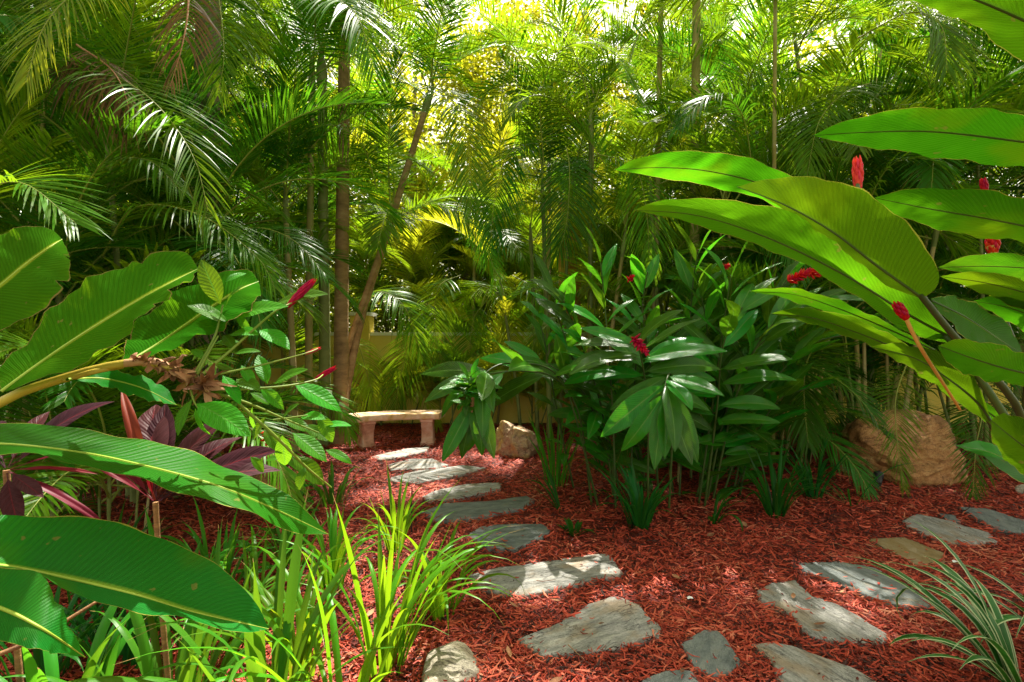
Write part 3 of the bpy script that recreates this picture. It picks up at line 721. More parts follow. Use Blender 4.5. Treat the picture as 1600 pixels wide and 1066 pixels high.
# single tall grey trunk on the left, crown mostly above the frame
PALMS['grey'] = palm('tall palm with a single thick grey trunk on the left', (-3.42, 5.7, 0), [(0, 0, .25, -.3, 7.6, .15, 'trunkgrey', 15)], gM, seed=60, fs=1.75, name='palm_tree')
hero_frond(PALMS['grey'], [(292, -60, 3.2), (294, 10, 3.1), (285, 70, 3.0), (266, 135, 2.95)], .24, 22, 0, .9, 'palm_dead', seed=3, dead=True, sparse=.3)
hero_frond(PALMS['grey'], [(330, -80, 4.6), (345, 20, 4.2), (350, 90, 4.0), (340, 150, 3.9)], .5, 40, 5, .6, 'palm', seed=4)
PALMS['over'] = palm('palm leaning in over the near ginger leaves from beyond the right edge, added to shade them', (4.2, 2.8, 0), [(0, 0, -2.35, .1, 4.3, .06, 'cane', 13), (.3, .3, -.6, .1, 4.8, .06, 'cane', 8)], ['palm', 'palm_dark'], seed=71, fs=1.0, kinds=('up', 'up', 'mid'))  # added palm, mostly out of view, shading the near right ginger
PALMS['overleft'] = palm('palm leaning in over the near torn ginger leaves from beyond the left edge, added to shade them', (-4.1, 2.5, 0), [(0, 0, 2.5, .25, 4.2, .06, 'cane', 13), (-.2, .2, .9, .1, 4.6, .06, 'cane', 8)], ['palm', 'palm_dark'], seed=72, fs=1.0, kinds=('up', 'up', 'mid'))  # added beyond the left edge so its crown shades the torn leaves
# orange booted trunk
pb = thing('booted_palm', 'short orange palm trunk showing between the hanging fronds', 'palm', (1.0, 9.0, 0))
mb = MB(); tube(mb, [V((0, 0, -.05)), V((0, 0, 1.2)), V((.02, 0, 2.6)), V((.02, 0, 3.9))], [.24, .19, .2, .21], 16); obj('trunk', mb, M['boot'], pb)
for k in range(9):
    frond_at(pb, V((.02, 0, 3.85)), k*2.4, 1.1, 'palm', ('mid', 'out', 'up')[k % 3], random.Random(k))

# hero fronds, each hung on a palm of its own side
H = hero_frond
H(PALMS['l2'], [(230, -70, 3.6), (130, -20, 3.1), (70, 40, 2.9), (40, 130, 2.8)], .42, 40, 8, .55, 'palm_lime', seed=11)
H(PALMS['l2'], [(40, 60, 4.0), (130, 95, 3.6), (230, 150, 3.3), (300, 240, 3.1), (325, 330, 3.05)], .55, 46, 15, .4, 'palm', seed=12, wd=.02)
H(PALMS['l0'], [(-160, 420, 2.6), (-60, 320, 2.5), (30, 285, 2.45), (120, 350, 2.4)], .45, 40, 20, .3, 'palm', seed=13)
H(PALMS['l3'], [(110, 330, 4.2), (160, 260, 3.9), (230, 250, 3.7), (285, 300, 3.6)], .36, 34, 10, .75, 'palm', seed=14, wd=.028)
H(PALMS['l3'], [(160, 400, 4.0), (210, 325, 3.8), (310, 335, 3.7), (400, 400, 3.6), (430, 450, 3.6)], .42, 46, 15, .6, 'palm', seed=15, wd=.026)
H(PALMS['l3'], [(330, 420, 4.6), (380, 360, 4.4), (450, 370, 4.2), (510, 430, 4.1)], .42, 44, 15, .5, 'palm_dark', seed=16)
H(PALMS['l4'], [(120, 70, 3.5), (175, 110, 3.35), (200, 165, 3.3), (195, 215, 3.3)], .28, 30, 0, 1.1, 'palm_dead', seed=17, dead=True, sparse=.3)
H(PALMS['l4'], [(105, 95, 3.55), (145, 115, 3.4), (160, 150, 3.35), (152, 200, 3.35)], .28, 30, 0, 1.1, 'palm_dead', seed=18, dead=True, sparse=.3)
H(PALMS['pair'], [(470, -60, 5.2), (520, -10, 4.7), (560, 30, 4.5), (585, 110, 4.4)], .6, 48, 8, .5, 'palm', seed=19, wd=.03)
H(PALMS['trunks'], [(590, 300, 6.6), (565, 225, 6.3), (510, 195, 6.0), (440, 230, 5.8)], .5, 46, 12, .7, 'palm_dark', seed=20, wd=.03)
H(PALMS['lean'], [(565, 430, 6.9), (610, 350, 6.7), (690, 320, 6.5), (760, 390, 6.3), (775, 450, 6.3)], .6, 52, 14, .55, 'palm', seed=21, wd=.03)
H(PALMS['lean'], [(655, 130, 7.0), (700, 150, 6.6), (730, 220, 6.4), (735, 330, 6.3)], .6, 50, 10, .6, 'palm', seed=22, wd=.03)
H(PALMS['c3'], [(850, 260, 6.8), (845, 150, 6.5), (880, 75, 6.2), (950, 75, 6.0), (1000, 150, 5.9)], .5, 56, 14, .6, 'palm', seed=23, wd=.03)
H(PALMS['c2'], [(800, 330, 7.3), (780, 240, 7.0), (800, 170, 6.8), (830, 240, 6.7)], .5, 50, 14, .6, 'palm', seed=24, wd=.03)
H(PALMS['c2'], [(780, 180, 7.2), (800, 60, 7.0), (850, 35, 6.7), (890, 75, 6.6)], .45, 50, 14, .6, 'palm', seed=25, wd=.03)
H(PALMS['c3'], [(885, 230, 6.8), (890, 270, 6.6), (885, 350, 6.5), (870, 400, 6.5)], .6, 44, 5, .6, 'palm_dark', seed=26, wd=.03)
H(PALMS['c3'], [(860, 220, 6.9), (800, 235, 6.6), (775, 300, 6.4), (765, 400, 6.4)], .6, 48, 5, .7, 'palm_dark', seed=27, wd=.03)
H(PALMS['c3'], [(930, 240, 6.9), (990, 260, 6.6), (1010, 330, 6.4), (1015, 420, 6.4)], .6, 48, 8, .6, 'palm', seed=28, wd=.03)
H(PALMS['r2'], [(1340, 60, 4.6), (1420, 20, 4.3), (1470, 40, 4.1), (1480, 110, 4.0)], .45, 50, 10, .6, 'palm', seed=29, wd=.028)
H(PALMS['r1'], [(1360, 130, 5.4), (1320, 145, 5.2), (1280, 190, 5.0), (1260, 280, 4.9)], .5, 44, 12, .5, 'palm', seed=30, wd=.028)
H(PALMS['r0'], [(1180, 300, 5.8), (1160, 180, 5.6), (1110, 150, 5.4), (1060, 200, 5.3)], .5, 44, 12, .6, 'palm_dark', seed=31, wd=.028)
H(PALMS['r1'], [(1350, 330, 5.4), (1390, 260, 5.2), (1450, 250, 5.0), (1500, 290, 4.9)], .5, 44, 10, .6, 'palm', seed=32, wd=.028)
H(PALMS['r4'], [(1420, 560, 5.3), (1400, 620, 4.95), (1402, 690, 4.85), (1413, 765, 4.8)], .3, 46, 10, .35, 'palm', seed=33, wd=.016)
H(PALMS['r4'], [(1530, 570, 5.2), (1535, 640, 4.9), (1525, 700, 4.8), (1520, 775, 4.75)], .34, 46, 10, .35, 'palm_dark', seed=34, wd=.016)
H(PALMS['c0'], [(560, 470, 8.3), (590, 455, 8.1), (632, 480, 7.9), (660, 560, 7.8)], .6, 44, 8, .6, 'palm', seed=35, wd=.03)
H(PALMS['c0'], [(650, 500, 8.2), (640, 540, 8.0), (625, 590, 7.9), (618, 640, 7.9)], .55, 40, 5, .6, 'palm', seed=36, wd=.03)
H(PALMS['c1'], [(720, 430, 8.8), (685, 450, 8.5), (680, 520, 8.3), (700, 600, 8.2)], .55, 44, 8, .6, 'palm', seed=51, wd=.034)
H(PALMS['c1'], [(740, 440, 8.8), (780, 465, 8.5), (800, 530, 8.4), (795, 615, 8.3)], .55, 44, 8, .6, 'palm_lime', seed=52, wd=.034)
H(PALMS['c2'], [(800, 430, 8.3), (845, 460, 8.1), (865, 530, 8.0), (860, 610, 8.0)], .55, 44, 8, .6, 'palm', seed=53, wd=.034)
H(PALMS['c1'], [(760, 470, 8.9), (740, 500, 8.7), (735, 560, 8.6), (750, 630, 8.6)], .5, 40, 8, .6, 'palm', seed=54, wd=.034)
H(PALMS['c0'], [(540, 520, 8.3), (560, 540, 8.2), (575, 590, 8.1), (590, 640, 8.1)], .5, 36, 5, .7, 'palm_lime', seed=37, wd=.03)

# ------------------------------------------------------------------ broadleaf trees beyond the wall
M['tree_leaf'] = leaf_mat('broad_tree_leaf', (.14, .24, .015), (.62, .62, .02), .5, .4, .35)
def crown_mesh(seed, n=11000, rx=3.0, rz=2.6):
    g = random.Random(seed); mb = MB()
    cl = []
    while len(cl) < 70:
        p = V((g.uniform(-1, 1), g.uniform(-1, 1), g.uniform(-1, 1)))
        if .35 < p.length < 1: cl.append((V((p.x*rx, p.y*rx, p.z*rz)), g.uniform(.35, .75)))
    for i in range(n):
        c, r = g.choice(cl)
        p = c + V((g.gauss(0, r*.6), g.gauss(0, r*.6), g.gauss(0, r*.45)))
        d = V((g.gauss(0, 1), g.gauss(0, 1), g.gauss(-.3, .7))).normalized(); s = g.uniform(.09, .17)
        x = d.cross(V((g.gauss(0, .4), g.gauss(0, .4), 1))).normalized()
        up = x.cross(d)
        mb.quad_grid([[p, p + d*s*.0 + x*.001], [p + d*s*.5 - x*s*.32 + up*s*.06, p + d*s*.5 + x*s*.32 + up*s*.06], [p + d*s, p + d*s + x*.002]])
    return mb.mesh('crown', [M['tree_leaf']])
CR = [crown_mesh(1), crown_mesh(2)]
for k, (x, y, h, s, lab) in enumerate((
    (-13, 15, 5.0, 1.2, 'leafy broad tree beyond the wall behind the far left palms'),
    (-8.3, 14.5, 5.2, 1.2, 'leafy tree beyond the wall behind the grey trunk'),
    (-4.6, 15.5, 4.8, 1.15, 'sunlit leafy tree beyond the wall behind the leaning trunks'),
    (-1.5, 16.5, 4.6, 1.15, 'sunlit low leafy tree beyond the wall above the bench'),
    (1.6, 16.0, 4.6, 1.1, 'sunlit leafy tree beyond the wall behind the orange trunk'),
    (5.0, 15.0, 4.8, 1.15, 'sunlit leafy tree beyond the wall behind the yellow-brown trunk'),
    (9.0, 14.5, 5.2, 1.2, 'leafy tree beyond the wall behind the palms on the right'),
    (13.8, 15, 5.0, 1.25, 'leafy tree beyond the wall at the far right'),
    (-3.2, 16.5, 9.2, 1.15, 'tall leafy tree beyond the wall, closing the gap above the leaning trunks'),
    (.4, 17.5, 9.8, 1.2, 'tall leafy tree beyond the wall behind the middle palm crowns'),
    (4.6, 17.5, 9.8, 1.25, 'tall leafy tree beyond the wall behind the pink flower bud'),
    (9.5, 17.5, 9.6, 1.3, 'tall leafy tree beyond the wall at the right, above the palms'),
    (-7, 21, 8.0, 1.6, 'tall leafy tree far back on the left'),
    (-1.5, 22, 8.5, 1.5, 'tall leafy tree far back at the centre, topping the palms'),
    (3.5, 23, 9.0, 1.5, 'tall leafy tree far back between the palm crowns right of the centre'),
    (8, 21, 8.0, 1.6, 'tall leafy tree far back on the right'))):
    g = random.Random(k); t = thing('broadleaf_tree', lab, 'tree', (x, y, 0), 'leafy trees beyond the wall')
    mb = MB(); tube(mb, crom([V((0, 0, -.1)), V((.1, 0, h*.4)), V((0, .1, h*.8)), V((.1, 0, h + .8))], 14), lambda q: .2*(1 - .75*q), 9)
    for j in range(7):
        a = g.uniform(0, 6.28); z0 = h*g.uniform(.45, .95)
        tube(mb, crom([V((0, 0, z0)), V((math.cos(a)*.9, math.sin(a)*.9, z0 + .7)), V((math.cos(a)*2.2, math.sin(a)*2.2, z0 + 1.1))], 8), lambda q: .07*(1 - .8*q), 6)
    obj('trunk', mb, M['bark'], t)
    o = link('crown', CR[k % 2], t, (0, 0, h)); o.scale = (s, s, s); o.rotation_euler.z = k*1.3
for k, x in enumerate((-16, -9.5, -3.2, 3.0, 9.5, 16)):
    t = thing('broadleaf_tree', 'distant leafy tree far back beyond the wall, seen only through gaps in the palms', 'tree', (x, 25, 0), 'distant trees behind everything')
    mb = MB(); tube(mb, crom([V((0, 0, -.1)), V((.1, 0, 1.6)), V((0, .1, 3.2)), V((.1, 0, 4.2))], 14), lambda q: .22*(1 - .75*q), 9); obj('trunk', mb, M['bark'], t)
    o = link('crown', CR[k % 2], t, (0, 0, 4.0)); o.scale = (1.5, 1.3, 1.55); o.rotation_euler.z = k*.9
# shrubs behind the wall gap and hedge-like bright foliage right against it
for k, (x, y, s, lab) in enumerate(((-6.8, 12.6, .62, 'bright shrub beyond the wall behind the pale canes'), (-4.4, 13.0, .62, 'bright shrub beyond the wall left of the pier'), (-2.3, 12.8, .58, 'bright shrub beyond the wall right of the pier'), (-.6, 13.4, .62, 'bright shrub beyond the wall above the hanging plantlets'),
                                    (1.0, 12.6, .55, 'bright shrub beyond the wall behind the orange trunk'), (2.9, 12.8, .62, 'bright shrub beyond the wall behind the ginger bed'), (5.2, 13.0, .66, 'bright shrub beyond the wall behind the pink bud'), (8.0, 13.2, .6, 'bright shrub beyond the wall on the right'))):
    t = thing('shrub', lab, 'shrub', (x, y, 0), 'shrubs beyond the wall')
    mb = MB()
    for j in range(5): tube(mb, [V((0, 0, -.05)), V((.15*math.cos(j*1.3), .15*math.sin(j*1.3), .6)), V((.5*math.cos(j*1.3), .5*math.sin(j*1.3), 1.5))], [.03, .022, .01], 6)
    obj('stems', mb, M['bark'], t)
    o = link('foliage', CR[k % 2], t, (0, 0, 1.5)); o.scale = (s, s, s); o.rotation_euler.z = k

# ------------------------------------------------------------------ big leaves
def loft_leaf(mb, A, Mi, B, n=44, k=6, wave=.004, wf=5, seed=0, notch=(), mat=0, rib=None, ribm=1, cup=.0):
    """leaf blade lofted between its two edges and its midrib, base to tip"""
    a, m_, b = crom(A, n), crom(Mi, n), crom(B, n)
    rng = random.Random(seed); ph = rng.uniform(0, 6)
    rows = []; uvs = []
    for i in range(n + 1):
        t = i/n; row = []; uv = []
        for j in range(-k, k + 1):
            u = j/k; e = a[i] if u < 0 else b[i]; x = abs(u)
            for (t0, sd_, dep, wd_) in notch:
                if (u < 0) == (sd_ < 0):
                    x *= 1 - dep*max(0, 1 - abs(t - t0)/wd_)
            p = m_[i].lerp(e, x)
            h = e - m_[i]
            nrm = (m_[min(n, i+1)] - m_[max(0, i-1)]).cross(b[i] - a[i])
            if nrm.length > 1e-9: nrm.normalize()
            fade = math.sin(math.pi*min(1, max(0, t)))
            p = p + nrm*((wave*math.sin(wf*2*math.pi*t + ph + u*1.3) + wave*.5*math.sin(wf*4.7*math.pi*t + ph*2))*x*x*fade + cup*x*(1 - x)*fade)
            row.append(p); uv.append((u*.5 + .5, t))
        rows.append(row); uvs.append(uv)
    mb.quad_grid(rows, uvs, mat)
    if rib:
        tube(mb, m_, lambda t: rib*(1 - .85*t) + .0004, 6, ribm, cap=False)

def traced(root, A, Mi, B, mat, name='leaf', rev=False, rib=.0032, ribmat='rib', **kw):
    off = root.location
    L_ = [[W(*p) - off for p in q] for q in (A, Mi, B)]
    if rev: L_ = [q[::-1] for q in L_]
    mb = MB(); loft_leaf(mb, *L_, rib=rib, **kw)
    return obj(name, mb, [M[mat], M[ribmat]], root)

def wtube(root, name, pts, rad, mat, sides=9, n=30, parent=None):
    mb = MB(); P = crom([W(*p) - root.location for p in pts], n)
    tube(mb, P, rad, sides); return obj(name, mb, M[mat], parent or root)

# generic leaf, base at origin along +Y, face +Z, unit length
def unit_leaf(seed, half=.125, arch=.22, fold=.25, n=22, k=4, petiole=.05, wave=.012, tipd=0):
    rng = random.Random(seed); mb = MB(); rows = []; uvs = []; ph = rng.uniform(0, 6)
    P = []
    for i in range(n + 1):
        t = i/n; e = -arch*2.2*t**1.4 - tipd*max(0, t - .7)*3
        P.append((P[-1] + V((0, math.cos(e), math.sin(e)))/n) if P else V((0, 0, 0)))
    T = tangents(P)
    for i in range(n + 1):
        t = i/n; q = max(0, (t - petiole)/(1 - petiole))
        w_ = half*(math.sin(math.pi*q**.88)**.72)*(1 - .22*sm(.75, 1, q)) if 0 < q < 1 else 0
        w_ = max(w_, .006*(1 - t) + .0008)
        nr = V((1, 0, 0)).cross(T[i]).normalized()
        row = []; uv = []
        for j in range(-k, k + 1):
            u = j/k; x = abs(u)
            row.append(P[i] + V((u*w_, 0, 0)) + nr*(w_*fold*(x - .55*x*x) + wave*x*x*math.sin(9*t + ph + u*2)*math.sin(math.pi*t)))
            uv.append((u*.5 + .5, t))
        rows.append(row); uvs.append(uv)
    mb.quad_grid(rows, uvs); return mb
GLEAF = [unit_leaf(i, half=h, arch=a, fold=.35).mesh('leaf', [M['ginger']]) for i, (h, a) in enumerate(((.125, .12), (.13, .25), (.12, .4), (.14, .2)))]
PLEAF = [unit_leaf(20 + i, half=h, arch=a, fold=.35, n=14, k=3).mesh('leaf', [M['plantlet']]) for i, (h, a) in enumerate(((.2, .15), (.17, .3), (.22, .25)))]
PLEAFD = []
for me in PLEAF:
    c = me.copy(); c.materials.clear(); c.materials.append(M['ginger']); PLEAFD.append(c)
CLEAF = [unit_leaf(40 + i, half=.13, arch=a, fold=.5, petiole=.16).mesh('leaf', [M['purple']]) for i, a in enumerate((.05, .2, .35))]
CLEAFR = [unit_leaf(50 + i, half=.045, arch=a, fold=.6, petiole=.16).mesh('leaf', [M['crimson']]) for i, a in enumerate((.05, .2))]

def frame(pos, d, up, s):
    y = d.normalized(); x = y.cross(up)
    if x.length < .05: x = y.cross(V((.3, -1, .4)))
    x.normalize(); z = x.cross(y)
    m4 = Matrix((x, y, z)).transposed().to_4x4()
    return Matrix.Translation(pos) @ m4 @ Matrix.Diagonal((s, s, s, 1))
def put_leaf(parent, me, pos, d, up, s, name='leaf'):
    o = link(name, me, parent); o.matrix_local = frame(pos, d, up, s); return o

def ginger_stem(root, ctrl, n, t0, L, a0=62, a1=22, seed=0, r=.011, side=None, up=None, mat='stem', leaves=GLEAF, spread=1.0):
    rng = random.Random(seed); n = int(n*1.3); t0 = t0 - (.14 if t0 < .6 else 0)
    P = crom([W(*c) - root.location for c in ctrl], 40); T = tangents(P)
    mb = MB(); tube(mb, P, lambda t: r*(1 - .55*t), 7); st = obj('stem', mb, M[mat], root)
    for i in range(n):
        q = i/(n - 1); t = t0 + (1 - t0)*q*.99; k = min(39, int(t*40))
        tg = T[k]; p = P[k]
        sdv = V(side) if side else tg.cross(V((0, 0, 1)))
        if sdv.length < .2: sdv = V((1, 0, 0))
        sdv = (sdv - tg*sdv.dot(tg)).normalized()
        an = R(a0 + (a1 - a0)*q + rng.uniform(-16, 16)); s = 1 if i % 2 else -1
        oth = tg.cross(sdv)
        d = tg*math.cos(an) + (sdv*s + oth*rng.uniform(-.8, .8)*spread).normalized()*math.sin(an)
        u_ = V(up) if up else V((0, -.25, 1)) + tg*.25
        u_ = u_ + V((rng.uniform(-.3, .3), rng.uniform(-.3, .3), 0))
        l = L*(.72 + .42*math.sin(math.pi*(.18 + .72*q)))*rng.uniform(.88, 1.1)
        put_leaf(st, rng.choice(leaves), p, d, u_, l)
    return st, P[-1], T[-1]

# ------------------------------------------------------------------ flowers
def spindle(mb, p, d, l, r, mat=0, curl=.3, up=V((0, 0, 1)), sides=6):
    d = d.normalized(); s = d.cross(up)
    s = s.normalized() if s.length > .05 else V((1, 0, 0))
    b = s.cross(d)
    P = [p + d*(l*q) + b*(curl*l*q*q) for q in (0, .2, .45, .7, .9, 1)]
    tube(mb, P, [r*.5, r*.95, r, r*.75, r*.35, r*.05], sides, mat)
def flower_open(root, p, axis, ln=.16, n=34, seed=0, r=.007, bl=.05, name='flower', parent=None):
    rng = random.Random(seed); mb = MB(); axis = V(axis).normalized()
    x = axis.orthogonal().normalized(); y = axis.cross(x)
    for i in range(n):
        q = i/n; a = i*2.4
        dd = (x*math.cos(a) + y*math.sin(a))*(1.0 - .4*q) + axis*(.35 + .8*q)
        spindle(mb, p + axis*(ln*q), dd, bl*(1.1 - .45*q)*rng.uniform(.8, 1.2), r, 0, rng.uniform(-.2, .4))
    return obj(name, mb, M['red'], parent or root)
def flower_bud(root, p, axis, ln, r, mat='red', name='flower_bud', parent=None, seed=0):
    r = r*.8
    mb = MB(); axis = V(axis).normalized(); P = [p + axis*(ln*q) for q in (0, .15, .4, .65, .85, 1)]
    tube(mb, P, [r*.45, r*.8, r*.9, r*.75, r*.45, r*.12], 10)
    x = axis.orthogonal().normalized(); y = axis.cross(x)
    for i in range(30):
        q = -.04 + .84*i/30; a = i*2.4; rad = r*.80*math.sin(math.pi*min(1, .18 + q*.75))
        c = p + axis*(ln*q) + (x*math.cos(a) + y*math.sin(a))*rad
        spindle(mb, c, axis + (x*math.cos(a) + y*math.sin(a))*.10, ln*.34, r*.30, 0, -.12, x*math.cos(a) + y*math.sin(a))
    return obj(name, mb, M[mat], parent or root)

# ------------------------------------------------------------------ near right ginger plant
rg = thing('red_ginger', 'near red ginger with huge backlit leaves reaching in from the right', 'plant', (1.75, 1.2, 0))
def e(pts, *ds):
    """attach distances running evenly along a list of pixels"""
    n = len(pts); out_ = []
    for i, (x, y) in enumerate(pts):
        f = i/(n - 1)*(len(ds) - 1); j = min(len(ds) - 2, int(f)) if len(ds) > 1 else 0
        d = ds[0] if len(ds) == 1 else ds[j] + (ds[j+1] - ds[j])*(f - j)
        out_.append((x, y, d))
    return out_
def rleaf(A, Mi, B, dt, da, dm, db, seed, mat='ginger_back', **kw):
    """pixels run tip to base; dt distance of the tip, da/dm/db of the edges and midrib"""
    return traced(rg, e(A, dt, da, da, dm), e(Mi, dt, dm, dm, dm), e(B, dt, db, db, dm), mat, rev=True, seed=seed, ribmat='stem', **kw)
rleaf([(1270,212),(1330,186),(1450,168),(1600,178),(1720,205),(1790,250)], [(1270,212),(1350,207),(1460,206),(1600,222),(1720,240),(1790,252)], [(1270,212),(1330,226),(1400,236),(1500,251),(1600,262),(1720,268),(1790,255)], 1.28, 1.12, 1.2, 1.3, 1)
rleaf([(960,266),(1000,246),(1080,236),(1150,243),(1240,275),(1330,330),(1420,420)], [(960,266),(1030,262),(1110,268),(1200,292),(1300,345),(1420,430)], [(960,266),(1010,274),(1090,288),(1170,306),(1270,350),(1420,440)], 1.55, 1.42, 1.5, 1.58, 2)
rleaf([(990,328),(1040,312),(1120,312),(1230,328),(1340,380),(1430,450),(1500,532)], [(990,328),(1090,337),(1200,372),(1320,430),(1420,492),(1500,535)], [(990,328),(1070,346),(1150,372),(1245,408),(1340,465),(1420,520),(1500,540)], 1.42, 1.22, 1.3, 1.38, 3)
rleaf([(1152,292),(1200,280),(1270,277),(1335,292),(1395,330),(1440,375),(1466,425),(1462,450),(1442,466)], [(1152,292),(1225,320),(1300,362),(1370,415),(1442,466)], [(1152,292),(1190,308),(1250,340),(1320,392),(1385,445),(1442,468)], 1.2, 1.02, 1.1, 1.16, 4, cup=.006)
rleaf([(1366,309),(1420,296),(1520,296),(1600,309),(1700,340),(1780,390)], [(1366,309),(1450,326),(1560,345),(1700,375),(1780,395)], [(1366,309),(1400,336),(1500,366),(1600,378),(1700,392),(1780,398)], 1.3, 1.16, 1.25, 1.34, 5)
rleaf([(1330,-35),(1420,-70),(1600,-80),(1750,0),(1830,120)], [(1330,-35),(1480,-15),(1640,50),(1760,105),(1830,125)], [(1330,-35),(1420,2),(1500,30),(1570,76),(1640,130),(1740,150),(1830,130)], .95, .8, .9, .98, 6)
rleaf([(1465,418),(1520,398),(1600,398),(1700,410),(1780,430)], [(1465,418),(1540,416),(1620,420),(1700,428),(1780,432)], [(1465,418),(1530,432),(1600,440),(1700,445),(1780,435)], 1.5, 1.4, 1.45, 1.52, 7, mat='ginger_up')
rleaf([(1468,432),(1530,424),(1600,438),(1700,462),(1780,500)], [(1468,432),(1540,442),(1620,462),(1700,485),(1780,505)], [(1468,432),(1530,456),(1600,484),(1700,505),(1780,510)], 1.4, 1.3, 1.36, 1.42, 8)
rleaf([(1600,556),(1578,512),(1540,483),(1490,463),(1455,466)], [(1600,556),(1560,530),(1510,497),(1455,470)], [(1600,556),(1560,548),(1520,535),(1485,505),(1455,472)], 1.2, 1.3, 1.2, 1.12, 9, mat='ginger_up')
rleaf([(1466,540),(1500,530),(1545,536),(1590,548),(1640,560),(1690,600)], [(1466,540),(1520,560),(1580,578),(1640,590),(1690,605)], [(1466,545),(1490,575),(1540,594),(1600,602),(1650,612),(1690,610)], .98, .9, .96, 1.02, 10)
rleaf([(1360,542),(1400,536),(1450,547),(1500,565),(1528,600),(1548,655)], [(1360,542),(1430,560),(1490,598),(1530,632),(1548,658)], [(1360,542),(1410,568),(1460,602),(1505,635),(1548,662)], 1.5, 1.25, 1.3, 1.36, 11)
rleaf([(1171,455),(1205,450),(1265,455),(1335,480),(1400,512),(1460,545)], [(1171,455),(1240,460),(1310,482),(1390,515),(1460,547)], [(1171,455),(1225,466),(1300,492),(1370,518),(1460,549)], 1.85, 1.6, 1.65, 1.7, 12)
rleaf([(1205,490),(1240,482),(1295,486),(1360,508),(1430,545),(1490,575)], [(1205,490),(1270,497),(1340,520),(1420,552),(1490,578)], [(1205,490),(1245,499),(1320,524),(1400,556),(1490,580)], 1.8, 1.55, 1.6, 1.66, 13)
rleaf([(1492,696),(1540,690),(1600,714),(1680,750),(1750,800)], [(1492,696),(1550,708),(1610,738),(1690,785),(1750,805)], [(1492,696),(1540,717),(1600,757),(1680,805),(1750,812)], 1.55, 1.55, 1.45, 1.35, 14, mat='ginger_up')
rleaf([(1548,656),(1575,646),(1620,668),(1680,730)], [(1548,656),(1590,690),(1640,725),(1680,738)], [(1548,656),(1553,692),(1590,735),(1650,758),(1680,745)], 1.05, .98, 1.02, 1.06, 15)
rleaf([(1420,545),(1480,590),(1560,640),(1640,690)], [(1420,545),(1490,600),(1560,655),(1640,695)], [(1420,545),(1480,610),(1550,665),(1640,700)], 1.6, 1.45, 1.48, 1.5, 16, mat='ginger_up')
rleaf([(1520,470),(1570,462),(1640,490),(1720,540)], [(1520,470),(1580,482),(1650,510),(1720,545)], [(1520,470),(1570,500),(1640,535),(1720,550)], 1.5, 1.4, 1.45, 1.5, 17)
wtube(rg, 'stem', [(1437,459,1.1),(1495,530,1.12),(1575,614,1.15),(1610,680,1.18),(1700,850,1.2),(1780,1200,1.2),(1820,1540,1.2)], lambda t: .0065 + .007*t, 'stem_dark')
wtube(rg, 'stem', [(1500,532,1.3),(1540,650,1.32),(1610,750,1.3),(1720,960,1.28),(1800,1300,1.25),(1820,1520,1.22)], lambda t: .005 + .007*t, 'stem_dark')
wtube(rg, 'stem', [(1830,125,.9),(1800,250,1.15),(1790,400,1.25),(1770,500,1.35),(1760,700,1.35),(1790,1000,1.3),(1810,1450,1.25)], lambda t: .008 + .010*t, 'stem')
st = wtube(rg, 'stem', [(1340,285,1.7),(1348,350,1.6),(1400,450,1.45),(1480,525,1.3),(1570,650,1.26),(1690,850,1.25),(1780,1200,1.25),(1820,1500,1.25)], lambda t: .006 + .008*t, 'stem')
flower_bud(rg, W(1341,297,1.7) - rg.location, (-.03, 0, 1), .105, .019, 'pink')
flower_bud(rg, W(1551,398,1.6) - rg.location, (0, 0, 1), .065, .022, 'red')
wtube(rg, 'flower_stalk', [(1551,402,1.6),(1551,394,1.6),(1550,384,1.6)], lambda t: .009 + .007*t, 'orange')
wtube(rg, 'stem', [(1551,394,1.6),(1560,470,1.6),(1640,700,1.5),(1740,1200,1.4)], lambda t: .006 + .008*t, 'stem')
flower_bud(rg, W(1540,302,1.75) - rg.location, (-.2, 0, 1), .05, .014, 'red')
flower_bud(rg, W(1417,499,1.19) - rg.location, (-.7, 0, 1), .046, .014, 'red')
flower_bud(rg, W(1418,454,1.2) - rg.location, (-.9, 0, .8), .052, .010, 'red')
wtube(rg, 'flower_stalk', [(1415,496,1.19),(1426,520,1.19),(1446,556,1.2),(1500,640,1.3)], lambda t: .0045 - .0015*t, 'orange')

# ------------------------------------------------------------------ near left ginger plant
lg = thing('red_ginger', 'near red ginger with broad torn leaves and a withered flower head on the left', 'plant', (-1.5, 1.05, 0))
def lleaf(A, Mi, B, db_, da, dm, dbb, dt, seed, mat='ginger_up', **kw):
    return traced(lg, e(A, db_, da, da, dt), e(Mi, db_, dm, dm, dt), e(B, db_, dbb, dbb, dt), mat, seed=seed, **kw)
lleaf([(-90,500),(-50,410),(0,366),(50,353),(80,359),(97,374)], [(-90,515),(0,446),(40,413),(78,386),(97,374)], [(-90,540),(-20,525),(60,487),(96,456),(111,412),(97,374)], 1.2, 1.38, 1.3, 1.22, 1.4, 21, mat='ginger_torn', notch=((.55, 1, .35, .012), (.75, 1, .25, .02)))
lleaf([(2,612),(0,578),(55,516),(108,456),(170,424),(248,394),(290,394),(310,420)], [(2,612),(80,555),(160,503),(240,456),(310,420)], [(2,614),(70,590),(140,563),(200,518),(262,462),(300,436),(310,420)], 1.0, 1.18, 1.08, 1.02, 1.2, 22, mat='ginger_torn', wave=.007, notch=((.62, 1, .55, .012), (.70, 1, .4, .03), (.78, -1, .3, .02), (.9, 1, .4, .02), (.85, -1, .2, .01)))
lleaf([(190,572),(196,540),(212,508),(262,464),(330,432),(385,420),(404,440)], [(190,572),(255,532),(320,487),(370,455),(404,440)], [(190,574),(250,552),(300,530),(345,515),(380,490),(406,462),(404,440)], 1.12, 1.32, 1.25, 1.18, 1.34, 23, mat='ginger_torn', wave=.007)
